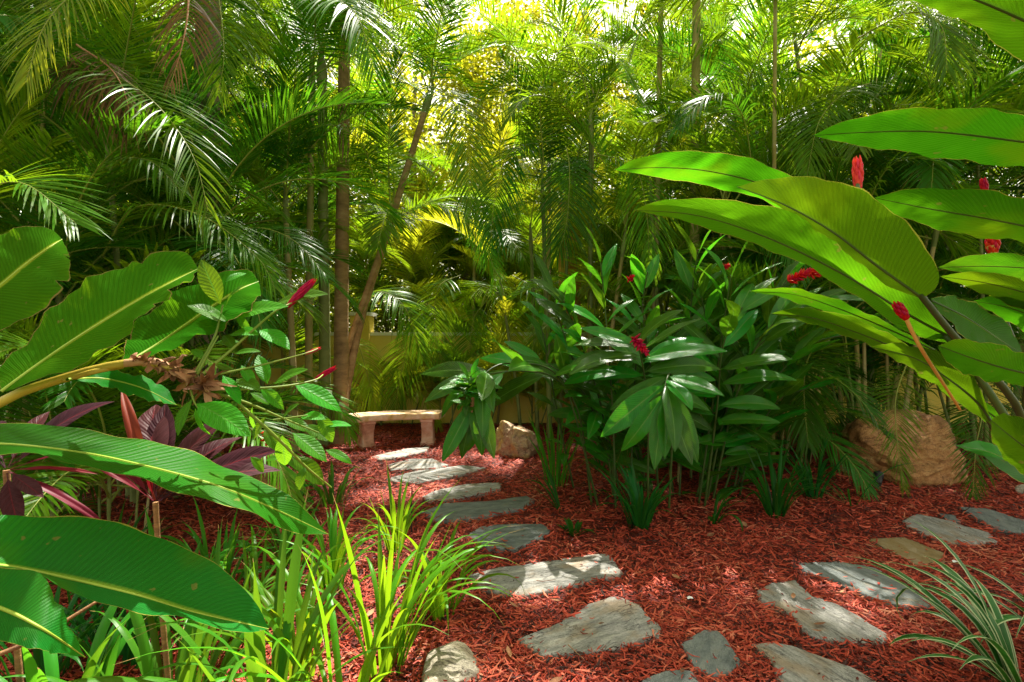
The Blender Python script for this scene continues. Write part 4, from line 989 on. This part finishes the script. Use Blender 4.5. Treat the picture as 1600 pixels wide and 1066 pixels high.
lleaf([(105,592),(160,578),(220,588),(258,606),(276,633)], [(105,593),(160,592),(220,606),(276,633)], [(105,594),(160,602),(218,622),(276,633)], 1.05, 1.2, 1.15, 1.1, 1.2, 24)
lleaf([(-90,668),(0,662),(100,668),(200,681),(330,719),(430,762),(480,800),(513,835)], [(-90,700),(0,694),(110,705),(200,722),(330,756),(430,796),(513,835)], [(-90,716),(0,712),(60,707),(110,722),(200,747),(330,780),(400,808),(460,832),(513,835)], 1.0, 1.24, 1.12, 1.05, 1.3, 25, wave=.006, wf=3)
lleaf([(-90,800),(0,805),(130,808),(250,838),(350,892),(400,942),(420,983)], [(-90,878),(0,884),(60,894),(200,926),(300,956),(420,983)], [(-90,884),(20,890),(62,898),(105,925),(170,943),(240,964),(290,966),(340,981),(385,989),(420,983)], .86, 1.08, .95, .92, 1.08, 26, wave=.004, wf=3)
lleaf([(-70,866),(0,886),(62,896),(92,945),(115,990),(133,1027)], [(-70,935),(0,950),(70,985),(133,1027)], [(-70,1000),(0,1002),(60,1016),(133,1027)], .8, .86, .82, .8, .88, 27)
wtube(lg, 'stem', [(-420,1600,1.12),(-260,1100,1.1),(-110,720,1.06),(0,630,1.04),(90,594,1.06),(180,570,1.1),(240,567,1.12),(290,588,1.14)], lambda t: .017 - .009*t, 'stem_yellow', n=50)
wtube(lg, 'stem', [(-430,1550,1.0),(-300,1200,1.0),(-160,900,.95),(-90,870,.9)], lambda t: .016 - .008*t, 'stem_yellow')
wtube(lg, 'stem', [(-440,1500,1.15),(-280,900,1.15),(-140,640,1.15),(-90,520,1.2)], lambda t: .016 - .008*t, 'stem_yellow')
wtube(lg, 'stem', [(-360,1480,1.0),(-200,960,1.0),(-120,740,1.0),(-90,700,1.0)], lambda t: .016 - .009*t, 'stem_yellow')
wtube(lg, 'petiole', [(100,594,1.06),(150,580,1.08),(192,572,1.12)], [.006]*31, 'stem_yellow')
# withered flower head
rng = random.Random(4); mb = MB(); ax = [W(195, 568, 1.1), W(245, 566, 1.12), W(285, 588, 1.14), W(325, 606, 1.15)]
axp = crom([p - lg.location for p in ax], 30)
for i in range(95):
    q = min(30, int(31*rng.random()**.6)); p = axp[q]
    d = V((rng.gauss(.6, .6), rng.gauss(0, .7), rng.gauss(-.1 if q > 15 else .0, .6))).normalized()
    l = rng.uniform(.025, .06)*(.6 + .6*q/30); x = d.cross(V((rng.gauss(0, 1), rng.gauss(0, 1), rng.gauss(0, 1)))).normalized(); up = x.cross(d); w_ = rng.uniform(.004, .010)
    rows = []
    for s_ in range(6):
        f = s_/5; c = p + d*(l*f) + up*(.35*l*f*f*rng.uniform(.4, 1.6)); ww = w_*math.sin(math.pi*(.15 + .8*f))
        rows.append([c - x*ww, c + up*ww*.5, c + x*ww])
    mb.quad_grid(rows)
tube(mb, axp, lambda t: .009*(1 - .3*t), 7)
obj('withered_flower', mb, M['bract_dry'], lg)
# plantlets growing from it
def q4(x, y): return (120 + x/2.8045, 400 + y/2.8045)
pl_st = []
for pts, d0, d1, r_ in (
    ([(480,580),(560,440),(610,340),(640,215)], 1.14, 1.2, .0042),
    ([(500,570),(580,420),(620,350)], 1.14, 1.18, .004),
    ([(550,520),(690,400),(860,250),(945,205)], 1.15, 1.28, .0042),
    ([(590,525),(800,480),(1000,428),(1060,405)], 1.16, 1.3, .003),
    ([(610,600),(760,650),(900,710),(1060,775)], 1.16, 1.36, .0042),
    ([(700,640),(880,800),(1000,920),(1115,1015)], 1.2, 1.4, .0048),
    ([(640,590),(900,572),(1040,545),(1080,520)], 1.16, 1.34, .0035),
    ([(500,590),(515,640),(540,680)], 1.14, 1.12, .003),
    ([(860,720),(1000,700),(1070,690)], 1.3, 1.36, .003)):
    pix = [q4(*p) for p in pts]
    o = wtube(lg, 'plantlet', e(pix, d0, d1), lambda t, r_=r_: r_*(1 - .5*t), 'plantlet_stem', 6, 16)
    pl_st.append(o)
rng = random.Random(9)
for (bx, by, tx, ty, d, k) in (
    (630,212,540,10,1.2,0),(650,232,690,105,1.2,0),(660,272,905,190,1.22,0),(660,290,580,228,1.18,0),(670,302,505,188,1.22,0),(650,115,735,55,1.24,0),
    (860,215,1078,135,1.32,2),(800,322,930,372,1.26,2),(670,345,775,310,1.24,1),(605,385,710,365,1.22,1),(690,430,795,395,1.26,1),(835,562,795,425,1.3,3),
    (860,562,995,480,1.3,3),(640,525,720,625,1.18,7),(505,628,405,775,1.1,7),(525,648,745,748,1.1,7),(520,668,557,810,1.08,7),(700,540,795,570,1.2,6),(950,560,1168,662,1.34,6),
    (800,570,915,668,1.24,6),(1060,690,1128,812,1.36,8),(1080,745,1205,718,1.36,4),(980,705,1075,690,1.34,8),(905,715,1025,752,1.34,4),(770,660,758,795,1.26,4),
    (830,705,755,805,1.26,4),(900,785,912,935,1.32,5),(940,880,1105,992,1.4,5),(945,775,1100,885,1.4,5),(1090,850,1212,892,1.42,5),(760,880,832,945,1.36,5),(890,890,815,880,1.36,5),
    (1000,920,960,1030,1.4,5),(720,620,640,700,1.2,4),(760,600,850,640,1.24,6),(900,710,960,640,1.32,4),(1000,740,1100,800,1.38,4),(820,760,900,850,1.34,5),(640,600,560,560,1.15,7),
    (690,410,640,330,1.2,2),(560,450,500,400,1.16,0),(760,340,700,250,1.26,2),(880,250,820,180,1.3,2),(720,480,780,560,1.2,3)):
    a = W(*q4(bx, by), d); b = W(*q4(tx, ty), d + rng.uniform(-.05, .03))
    up = V((rng.uniform(-.4, .4), -.7, 1))
    put_leaf(pl_st[k], rng.choice(PLEAF), a - lg.location, b - a, up, (b - a).length*1.02)
a = W(*q4(925, 220), 1.28); b = W(*q4(1036, 108), 1.3); flower_bud(lg, a - lg.location, b - a, (b - a).length, .012, 'red')
a = W(*q4(1045, 540), 1.34); b = W(*q4(1131, 490), 1.35); flower_bud(lg, a - lg.location, b - a, (b - a).length, .008, 'red')
a = W(*q4(1000, 430), 1.29); b = W(*q4(1066, 404), 1.3); flower_bud(lg, a - lg.location, b - a, (b - a).length, .005, 'pink')
flower_open(lg, W(*q4(848, 768), 1.36) - lg.location, (.1, -.3, -1), .028, 16, 3, .005, .026)

# ------------------------------------------------------------------ cordylines
def cordyline(label, px, py, d, tips, seed, red=()):
    rng = random.Random(seed); c = W(px, py, d); t = thing('cordyline', label, 'plant', (c.x, c.y, 0))
    mb = MB(); P = crom([V((.05, .03, -.03)), V((.02, .01, c.z*.5)), V((0, 0, c.z))], 40)
    tube(mb, P, lambda q: .0095*(1 + .12*max(0, math.sin(q*170))), 9); obj('stem', mb, M['cordstem'], t)
    for k, (tx, ty, dd) in enumerate(tips):
        b = W(tx, ty, d + dd) - c; p0 = V((0, 0, c.z)) + b.normalized()*.01
        put_leaf(t, rng.choice(CLEAFR if k in red else CLEAF), p0, b, V((0, -.5, 1)), b.length*1.08)
cordyline('purple and red cordyline rising behind the long ginger leaf', 243, 785, 1.95, [(186,605,.1),(225,615,.15),(398,685,-.05),(408,700,.1),(318,640,.1),(300,655,.0),(345,665,.15),(165,690,.1),(130,700,-.1),(255,640,.2),(280,700,-.15),(360,740,.1),(200,640,.15),(225,720,-.1),(262,715,-.12)], 5, red=(0, 7, 8, 12, 13, 14))
cordyline('purple cordyline at the left edge with a dark leaf hanging down', 10, 735, 1.75, [(128,608,.1),(106,660,.1),(22,815,-.1),(135,725,.05),(150,690,.1),(-60,640,.1),(60,770,-.05),(160,800,.05),(-20,640,.1),(60,640,.15)], 6, red=(3, 4, 7))
# thin dry twig lying across lower left
tw = thing('dry_twig', 'thin dry tan twig poking out between the lower ginger leaves', 'twig', W(0, 1020, 1.2))
wtube(tw, 'twig', [(-80, 1050, 1.25), (0, 1022, 1.3), (60, 995, 1.35), (155, 938, 1.45)], lambda t: .007 - .003*t, 'cordstem', 7)

# ------------------------------------------------------------------ centre ginger bed
def cg(label, base, stems, seed):
    t = thing('red_ginger', label, 'plant', base)
    out_ = []
    for i, s in enumerate(stems):
        ctrl, n, t0, L_ = s[:4]; kw = s[4] if len(s) > 4 else {}
        out_.append((t,) + ginger_stem(t, ctrl, n, t0, L_, seed=seed*50 + i, **kw))
    return t, out_
CAMUP = (0, -.75, .75)
cA, sA = cg('left part of the ginger bed arching over the path with drooping leaves', (.65, 4.7, 0), [
    ([(925,792,4.62),(905,650,4.5),(868,592,4.3),(815,580,4.1),(748,586,4.0)], 9, .60, .60, dict(a0=75, a1=35, up=CAMUP)),
    ([(935,792,4.6),(880,600,4.3),(800,568,3.9),(752,590,3.72),(738,640,3.68)], 10, .88, .46, dict(a0=60, a1=12, up=CAMUP)),
    ([(1000,790,4.8),(930,650,4.85),(880,520,4.75),(862,450,4.65)], 13, .4, .46),
    ([(900,780,5.2),(870,640,5.1),(852,540,5.0),(840,490,4.95)], 13, .4, .36),
    ([(960,790,4.9),(950,680,4.8),(900,600,4.6),(840,560,4.5)], 11, .5, .46, dict(up=CAMUP)),
    ([(960,790,4.9),(940,640,4.8),(905,530,4.65),(880,470,4.5)], 13, .35, .46, dict(up=CAMUP)),
    ([(970,790,5.0),(960,730,5.0),(930,680,4.9),(905,650,4.9)], 11, .25, .42)], 1)
# bunch of small plantlets on its tip
pl = wtube(cA, 'plantlet', [(752,590,3.72),(742,610,3.66),(737,640,3.64),(740,660,3.64)], lambda t: .02*(1 - .4*t), 'bract_dry', 8)
rng = random.Random(31)
for i in range(60):
    a = W(737 + rng.gauss(0, 7), 610 + rng.gauss(0, 12), 3.66 + rng.gauss(0, .03)) - cA.location
    d = V((rng.gauss(0, .8), rng.gauss(-.3, .7), rng.gauss(.35, .5))).normalized()
    put_leaf(pl, rng.choice(PLEAFD), a, d, V((0, -.5, 1)), rng.uniform(.09, .21))
cB, sB = cg('middle part of the ginger bed with a red flower and a fan of hanging leaves', (1.1, 4.55, 0), [
    ([(962,800,4.55),(957,640,4.5),(946,490,4.4),(938,405,4.3)], 15, .35, .46, dict(side=(1, .2, 0))),
    ([(985,800,4.7),(990,620,4.65),(1003,480,4.55),(1012,425,4.45)], 14, .38, .44),
    ([(1012,800,4.4),(1012,640,4.2),(1002,560,3.98),(992,532,3.88)], 11, .74, .56, dict(a0=100, a1=50, up=CAMUP, spread=2.2)),
    ([(1045,800,4.5),(1052,640,4.3),(1048,585,4.02),(1040,600,3.86),(1036,632,3.78)], 9, .86, .54, dict(a0=48, a1=4, up=(0, -.9, .3))),
    ([(1060,800,4.9),(1070,620,4.9),(1082,450,4.8),(1092,390,4.7)], 15, .4, .48),
    ([(1055,800,5.0),(1042,680,4.9),(1035,570,4.7),(1062,510,4.55)], 13, .4, .46, dict(up=CAMUP)),
    ([(1010,800,5.0),(1000,700,4.9),(960,610,4.7),(920,560,4.5)], 11, .45, .46, dict(up=CAMUP)),
    ([(1030,800,5.0),(1005,740,5.0),(985,680,4.95),(960,640,4.9)], 11, .25, .42),
    ([(1080,800,4.9),(1100,740,4.85),(1120,690,4.8),(1150,650,4.7)], 11, .25, .42),
    ([(1030,800,4.9),(1025,700,4.8),(1020,600,4.65),(1005,500,4.45)], 13, .35, .48, dict(up=CAMUP))], 2)
cC, sC = cg('right part of the ginger bed with red flowers among upright leaves', (1.75, 4.75, 0), [
    ([(1090,800,4.7),(1112,640,4.6),(1132,500,4.4),(1142,430,4.3)], 14, .35, .52, dict(side=(1, .2, 0))),
    ([(1110,800,4.8),(1150,620,4.6),(1205,510,4.4),(1290,468,4.2)], 14, .4, .50, dict(up=CAMUP)),
    ([(1120,800,4.9),(1180,640,4.8),(1258,545,4.6),(1335,520,4.5)], 13, .42, .50),
    ([(1150,810,5.0),(1170,710,4.9),(1212,630,4.7),(1265,605,4.5)], 11, .35, .46),
    ([(1130,810,5.1),(1160,740,5.1),(1190,690,5.0),(1215,660,4.95)], 11, .25, .42),
    ([(1100,810,4.8),(1130,660,4.7),(1170,560,4.55),(1230,505,4.4)], 13, .35, .48, dict(up=CAMUP)),
    ([(1090,810,5.0),(1100,640,4.9),(1105,520,4.75),(1090,440,4.6)], 13, .35, .46),
    ([(1100,800,4.6),(1120,640,4.4),(1130,540,4.2),(1160,480,4.05)], 12, .5, .50, dict(up=CAMUP, a0=80)),
    ([(1140,800,5.0),(1180,600,4.9),(1210,470,4.7),(1240,430,4.6)], 13, .4, .48)], 3)
flower_open(cB, W(990, 528, 3.84) - cB.location, (.35, -.5, -.55), .16, 46, 11, .008, .06)
flower_open(cC, W(1232, 440, 4.1) - cC.location, (.7, -.3, .35), .22, 60, 12, .009, .06)
flower_open(cC, W(1262, 428, 4.1) - cC.location, (1, -.2, -.05), .1, 26, 13, .008, .05)
flower_open(cC, W(1128, 420, 4.5) - cC.location, (.6, -.3, .3), .06, 20, 14, .008, .04)
flower_open(cB, W(982, 438, 4.3) - cB.location, (.3, -.5, .3), .06, 20, 15, .008, .035)

# ------------------------------------------------------------------ strap leaved clumps
def blade(mb, p, az, L, w_, e0, bend, rng, mat=0, n=12, twist=.0):
    P = [p.copy()]; q = p.copy(); a = az
    for i in range(n):
        t = (i + .5)/n; el = R(e0 - bend*t**2.0); a += rng.uniform(-.03, .03)
        q = q + V((math.cos(el)*math.cos(a), math.cos(el)*math.sin(a), math.sin(el)))*(L/n); P.append(q.copy())
    T = tangents(P); sd0 = V((-math.sin(az + twist), math.cos(az + twist), 0)); rows = []; uvs = []
    for i, c in enumerate(P):
        t = i/n; s = (sd0 - T[i]*sd0.dot(T[i])).normalized(); nn = s.cross(T[i])
        ww = w_*(.55 + .6*math.sin(math.pi*min(.62, .12 + t*.62)))*(1 - sm(.62, 1.0, t)*.97)*.5
        rows.append([c - s*ww, c - s*ww*.5 - nn*ww*.12, c - nn*ww*.28, c + s*ww*.5 - nn*ww*.12, c + s*ww]); uvs.append([(0, t), (.25, t), (.5, t), (.75, t), (1, t)])
    mb.quad_grid(rows, uvs, mat)
def clump(label, px, py, n, L, w_, mat, seed, e0=(70, 88), bend=(20, 120), spread=.06, name='lily_clump', cat='plant', group=None, d=None, az=None, base=None):
    rng = random.Random(seed)
    c = base if base is not None else (G(px, py) if d is None else V(((px - 800)/F*d, d, 0)))
    mb = MB()
    for i in range(n):
        a = rng.uniform(0, 6.283) if az is None else R(rng.gauss(*az)); r_ = spread*math.sqrt(rng.random())
        b = rng.uniform(*bend); l = L*rng.uniform(.65, 1.1)
        if rng.random() < .10: b += 90
        blade(mb, V((r_*math.cos(a), r_*math.sin(a), -.01)), a, l, w_*rng.uniform(.75, 1.15), rng.uniform(*e0), b, rng, twist=rng.uniform(-.5, .5))
    o = obj(name, mb, M[mat]); o.location = c
    return tag(o, label, cat, group)
LIL = 'strap-leaved clumps in the mulch'
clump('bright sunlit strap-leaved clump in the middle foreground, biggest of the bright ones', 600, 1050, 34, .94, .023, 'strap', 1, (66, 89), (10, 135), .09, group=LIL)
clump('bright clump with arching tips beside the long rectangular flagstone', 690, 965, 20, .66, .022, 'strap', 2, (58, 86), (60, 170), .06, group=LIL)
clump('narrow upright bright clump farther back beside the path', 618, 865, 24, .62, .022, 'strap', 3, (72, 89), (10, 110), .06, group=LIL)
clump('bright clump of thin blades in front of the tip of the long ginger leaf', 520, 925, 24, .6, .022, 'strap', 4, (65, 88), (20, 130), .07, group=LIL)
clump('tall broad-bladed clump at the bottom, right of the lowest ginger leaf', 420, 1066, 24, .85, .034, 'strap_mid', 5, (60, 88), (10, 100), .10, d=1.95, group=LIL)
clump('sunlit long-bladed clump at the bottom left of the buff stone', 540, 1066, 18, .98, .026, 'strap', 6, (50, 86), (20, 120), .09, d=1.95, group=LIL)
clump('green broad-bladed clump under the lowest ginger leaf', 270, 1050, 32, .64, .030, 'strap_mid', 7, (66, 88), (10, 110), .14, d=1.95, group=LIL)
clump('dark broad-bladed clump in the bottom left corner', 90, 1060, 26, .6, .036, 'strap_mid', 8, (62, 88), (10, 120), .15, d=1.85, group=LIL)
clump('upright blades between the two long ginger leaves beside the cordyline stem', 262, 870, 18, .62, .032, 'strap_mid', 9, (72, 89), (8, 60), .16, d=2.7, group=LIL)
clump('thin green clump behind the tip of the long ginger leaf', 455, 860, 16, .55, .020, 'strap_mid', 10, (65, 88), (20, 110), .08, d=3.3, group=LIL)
clump('thin-bladed clump arching out between the long ginger leaf tip and the tall broad blades', 400, 985, 24, .72, .020, 'strap', 31, (55, 86), (30, 140), .09, d=2.6, group=LIL)
for k_, (px_, py_, d_, lab_) in enumerate(((330, 980, 2.45, 'thin green clump between the lowest ginger leaf and the tall broad blades'), (190, 960, 2.35, 'green clump in the shade under the middle of the lowest ginger leaf'), (60, 985, 2.2, 'green clump in the shade under the left end of the lowest ginger leaf'), (470, 1010, 2.3, 'arching green clump left of the biggest bright clump'), (340, 850, 3.0, 'thin green clump beside the cordyline stem, under the long ginger leaf'), (150, 830, 2.9, 'dark green clump behind the lowest ginger leaf at the left'))):
    clump(lab_, px_, py_, 24, .62, .024, ('strap_mid', 'strap_dark', 'strap_dark', 'strap', 'strap_mid', 'strap_dark')[k_], 60 + k_, (58, 88), (15, 130), .11, d=d_, group=LIL)
clump('low green clump between the bench path and the red flower', 520, 770, 18, .5, .024, 'strap_mid', 11, (62, 88), (20, 120), .1, d=4.6, group=LIL)
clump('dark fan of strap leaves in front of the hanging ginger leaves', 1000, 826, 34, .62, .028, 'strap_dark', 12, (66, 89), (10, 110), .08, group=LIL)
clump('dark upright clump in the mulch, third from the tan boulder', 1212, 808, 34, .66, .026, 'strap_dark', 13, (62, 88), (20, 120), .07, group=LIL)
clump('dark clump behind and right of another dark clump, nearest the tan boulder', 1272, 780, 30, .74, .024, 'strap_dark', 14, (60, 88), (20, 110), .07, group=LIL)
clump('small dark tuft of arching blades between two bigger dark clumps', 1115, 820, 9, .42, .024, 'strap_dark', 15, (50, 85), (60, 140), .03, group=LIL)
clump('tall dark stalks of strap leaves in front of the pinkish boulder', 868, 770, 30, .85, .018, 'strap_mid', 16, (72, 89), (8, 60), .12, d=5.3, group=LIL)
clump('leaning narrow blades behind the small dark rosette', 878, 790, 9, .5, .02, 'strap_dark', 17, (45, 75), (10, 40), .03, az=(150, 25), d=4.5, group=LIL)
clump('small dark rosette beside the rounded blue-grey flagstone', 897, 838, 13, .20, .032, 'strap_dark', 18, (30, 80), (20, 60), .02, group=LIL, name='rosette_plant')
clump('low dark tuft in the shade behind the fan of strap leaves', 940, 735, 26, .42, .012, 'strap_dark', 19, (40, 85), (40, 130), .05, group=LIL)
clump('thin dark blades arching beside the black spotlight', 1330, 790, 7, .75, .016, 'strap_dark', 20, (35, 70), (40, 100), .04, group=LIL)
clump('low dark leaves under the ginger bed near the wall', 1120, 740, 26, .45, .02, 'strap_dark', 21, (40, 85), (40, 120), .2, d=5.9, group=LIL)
clump('white-striped spider grass in the bottom right corner', 1600, 1050, 34, .74, .036, 'variegated', 22, (35, 80), (50, 130), .06, name='striped_grass', cat='grass plant', d=2.2)
clump('second tuft of white-striped blades at the right edge', 1670, 980, 22, .7, .034, 'variegated', 23, (40, 82), (40, 120), .05, name='striped_grass', cat='grass plant', d=2.5)
# small broad-leaved seedlings in the mulch on the left
def seedling(px, py, d, label, n, L_, seed, z=.02):
    rng = random.Random(seed); p = V(((px - 800)/F*d, d, 0)); t = thing('seedling_plant', label, 'plant', p)
    mb = MB(); tube(mb, [V((0, 0, -.02)), V((.01, 0, .12)), V((0, .01, .28))], [.006, .005, .003], 6); s = obj('stem', mb, M['stem'], t)
    for i in range(n):
        a = i*2.4; h = .06 + .22*i/n; d_ = V((math.cos(a), math.sin(a), rng.uniform(.1, .7)))
        put_leaf(t, rng.choice(PLEAFD), V((0, 0, h)), d_, V((0, 0, 1)), L_*rng.uniform(.7, 1.1))
seedling(440, 790, 3.6, 'dark leafy seedling behind the long ginger leaf', 12, .17, 1)
seedling(395, 850, 3.0, 'dark leafy seedling under the long ginger leaf', 10, .16, 2)
seedling(180, 800, 2.6, 'broad leafy seedling between the cordylines', 9, .22, 3)
seedling(470, 740, 4.3, 'leafy seedling near the half hidden rock', 12, .17, 4)

rng = random.Random(77); mb = MB()
for i in range(70):
    y = 2.1 + 5.5*rng.random()**1.4; x = rng.uniform(-.95, .95)*y
    p = V((x, y, .045)); a = rng.uniform(0, 6.28); d = V((math.cos(a), math.sin(a), rng.uniform(-.05, .15))); sd_ = V((-math.sin(a), math.cos(a), rng.uniform(-.3, .3)))
    l = rng.uniform(.03, .09); w_ = l*rng.uniform(.10, .28); rows = []
    for q in range(6):
        t = q/5; ww = w_*math.sin(math.pi*(.06 + .9*t)); c = p + d*(l*(t - .5)) + V((0, 0, .35*l*(t - .5)**2))
        rows.append([c - sd_*ww + V((0, 0, ww*.5)), c, c + sd_*ww + V((0, 0, ww*.6))])
    mb.quad_grid(rows)
for i in range(45):
    y = 2.1 + 5*rng.random()**1.4; x = rng.uniform(-.95, .95)*y; a = rng.uniform(0, 6.28); l = rng.uniform(.05, .16)
    P = [V((x, y, .042)) + V((math.cos(a), math.sin(a), 0))*(l*q) + V((rng.uniform(-.006, .006), rng.uniform(-.006, .006), rng.uniform(0, .008))) for q in (0, .3, .65, 1)]
    tube(mb, P, lambda t: .0025*(1 - .5*t), 5)
o = obj('leaf_litter', mb, M['bract_dry']); tag(o, 'fallen dry leaves and twigs scattered over the red mulch', 'leaf litter', kind='stuff')
p = G(643, 838); mb = MB(); tube(mb, [V((0, 0, -.05)), V((0, 0, .2)), V((.004, 0, .38))], [.005, .005, .0045], 8); o = obj('garden_stake', mb, M['black']); o.location = p
tag(o, 'thin dark metal stake standing in the mulch behind the bright grass', 'stake')

# palm fronds in the sun's way are removed to shape flecks of sunlight
bpy.context.view_layer.update()
dg = bpy.context.evaluated_depsgraph_get()
FLECKS = [((-1.9, 7.35, .48), .10), ((-1.45, 7.5, .48), .10), ((-.85, 6.35, .03), .16), ((-.8, 5.05, .05), .10),
          ((1.55, 5.1, .05), .12), ((4.45, 5.5, .68), .12), ((.1, 6.7, .5), .10), ((-1.6, 9.3, 1.0), .2),
          ((.35, 4.2, 1.45), .14), ((.9, 3.95, 1.55), .12), ((1.6, 4.3, 1.95), .14), ((1.0, 4.35, 2.15), .12), ((2.15, 4.2, 1.75), .14), ((-1.5, 6.6, .05), .10), ((-2.6, 7.4, 2.2), .2)]
gone = set()
for c, r_ in FLECKS:
    for k in range(4):
        a = k*2.094; rr_ = r_*(0 if k == 3 else .85)
        p = V(c) + V((math.cos(a)*rr_, math.sin(a)*rr_*.8, .03))
        for _ in range(14):
            hit, loc, nr, idx, ob, mt = scene.ray_cast(dg, p, sd)
            if not hit: break
            if ob.name.split('.')[0] == 'frond' and ob.data.users > 1: gone.add(ob.name)
            p = loc + sd*.02
print('thinned', len(gone))
for nme in gone: bpy.data.objects.remove(bpy.data.objects[nme])
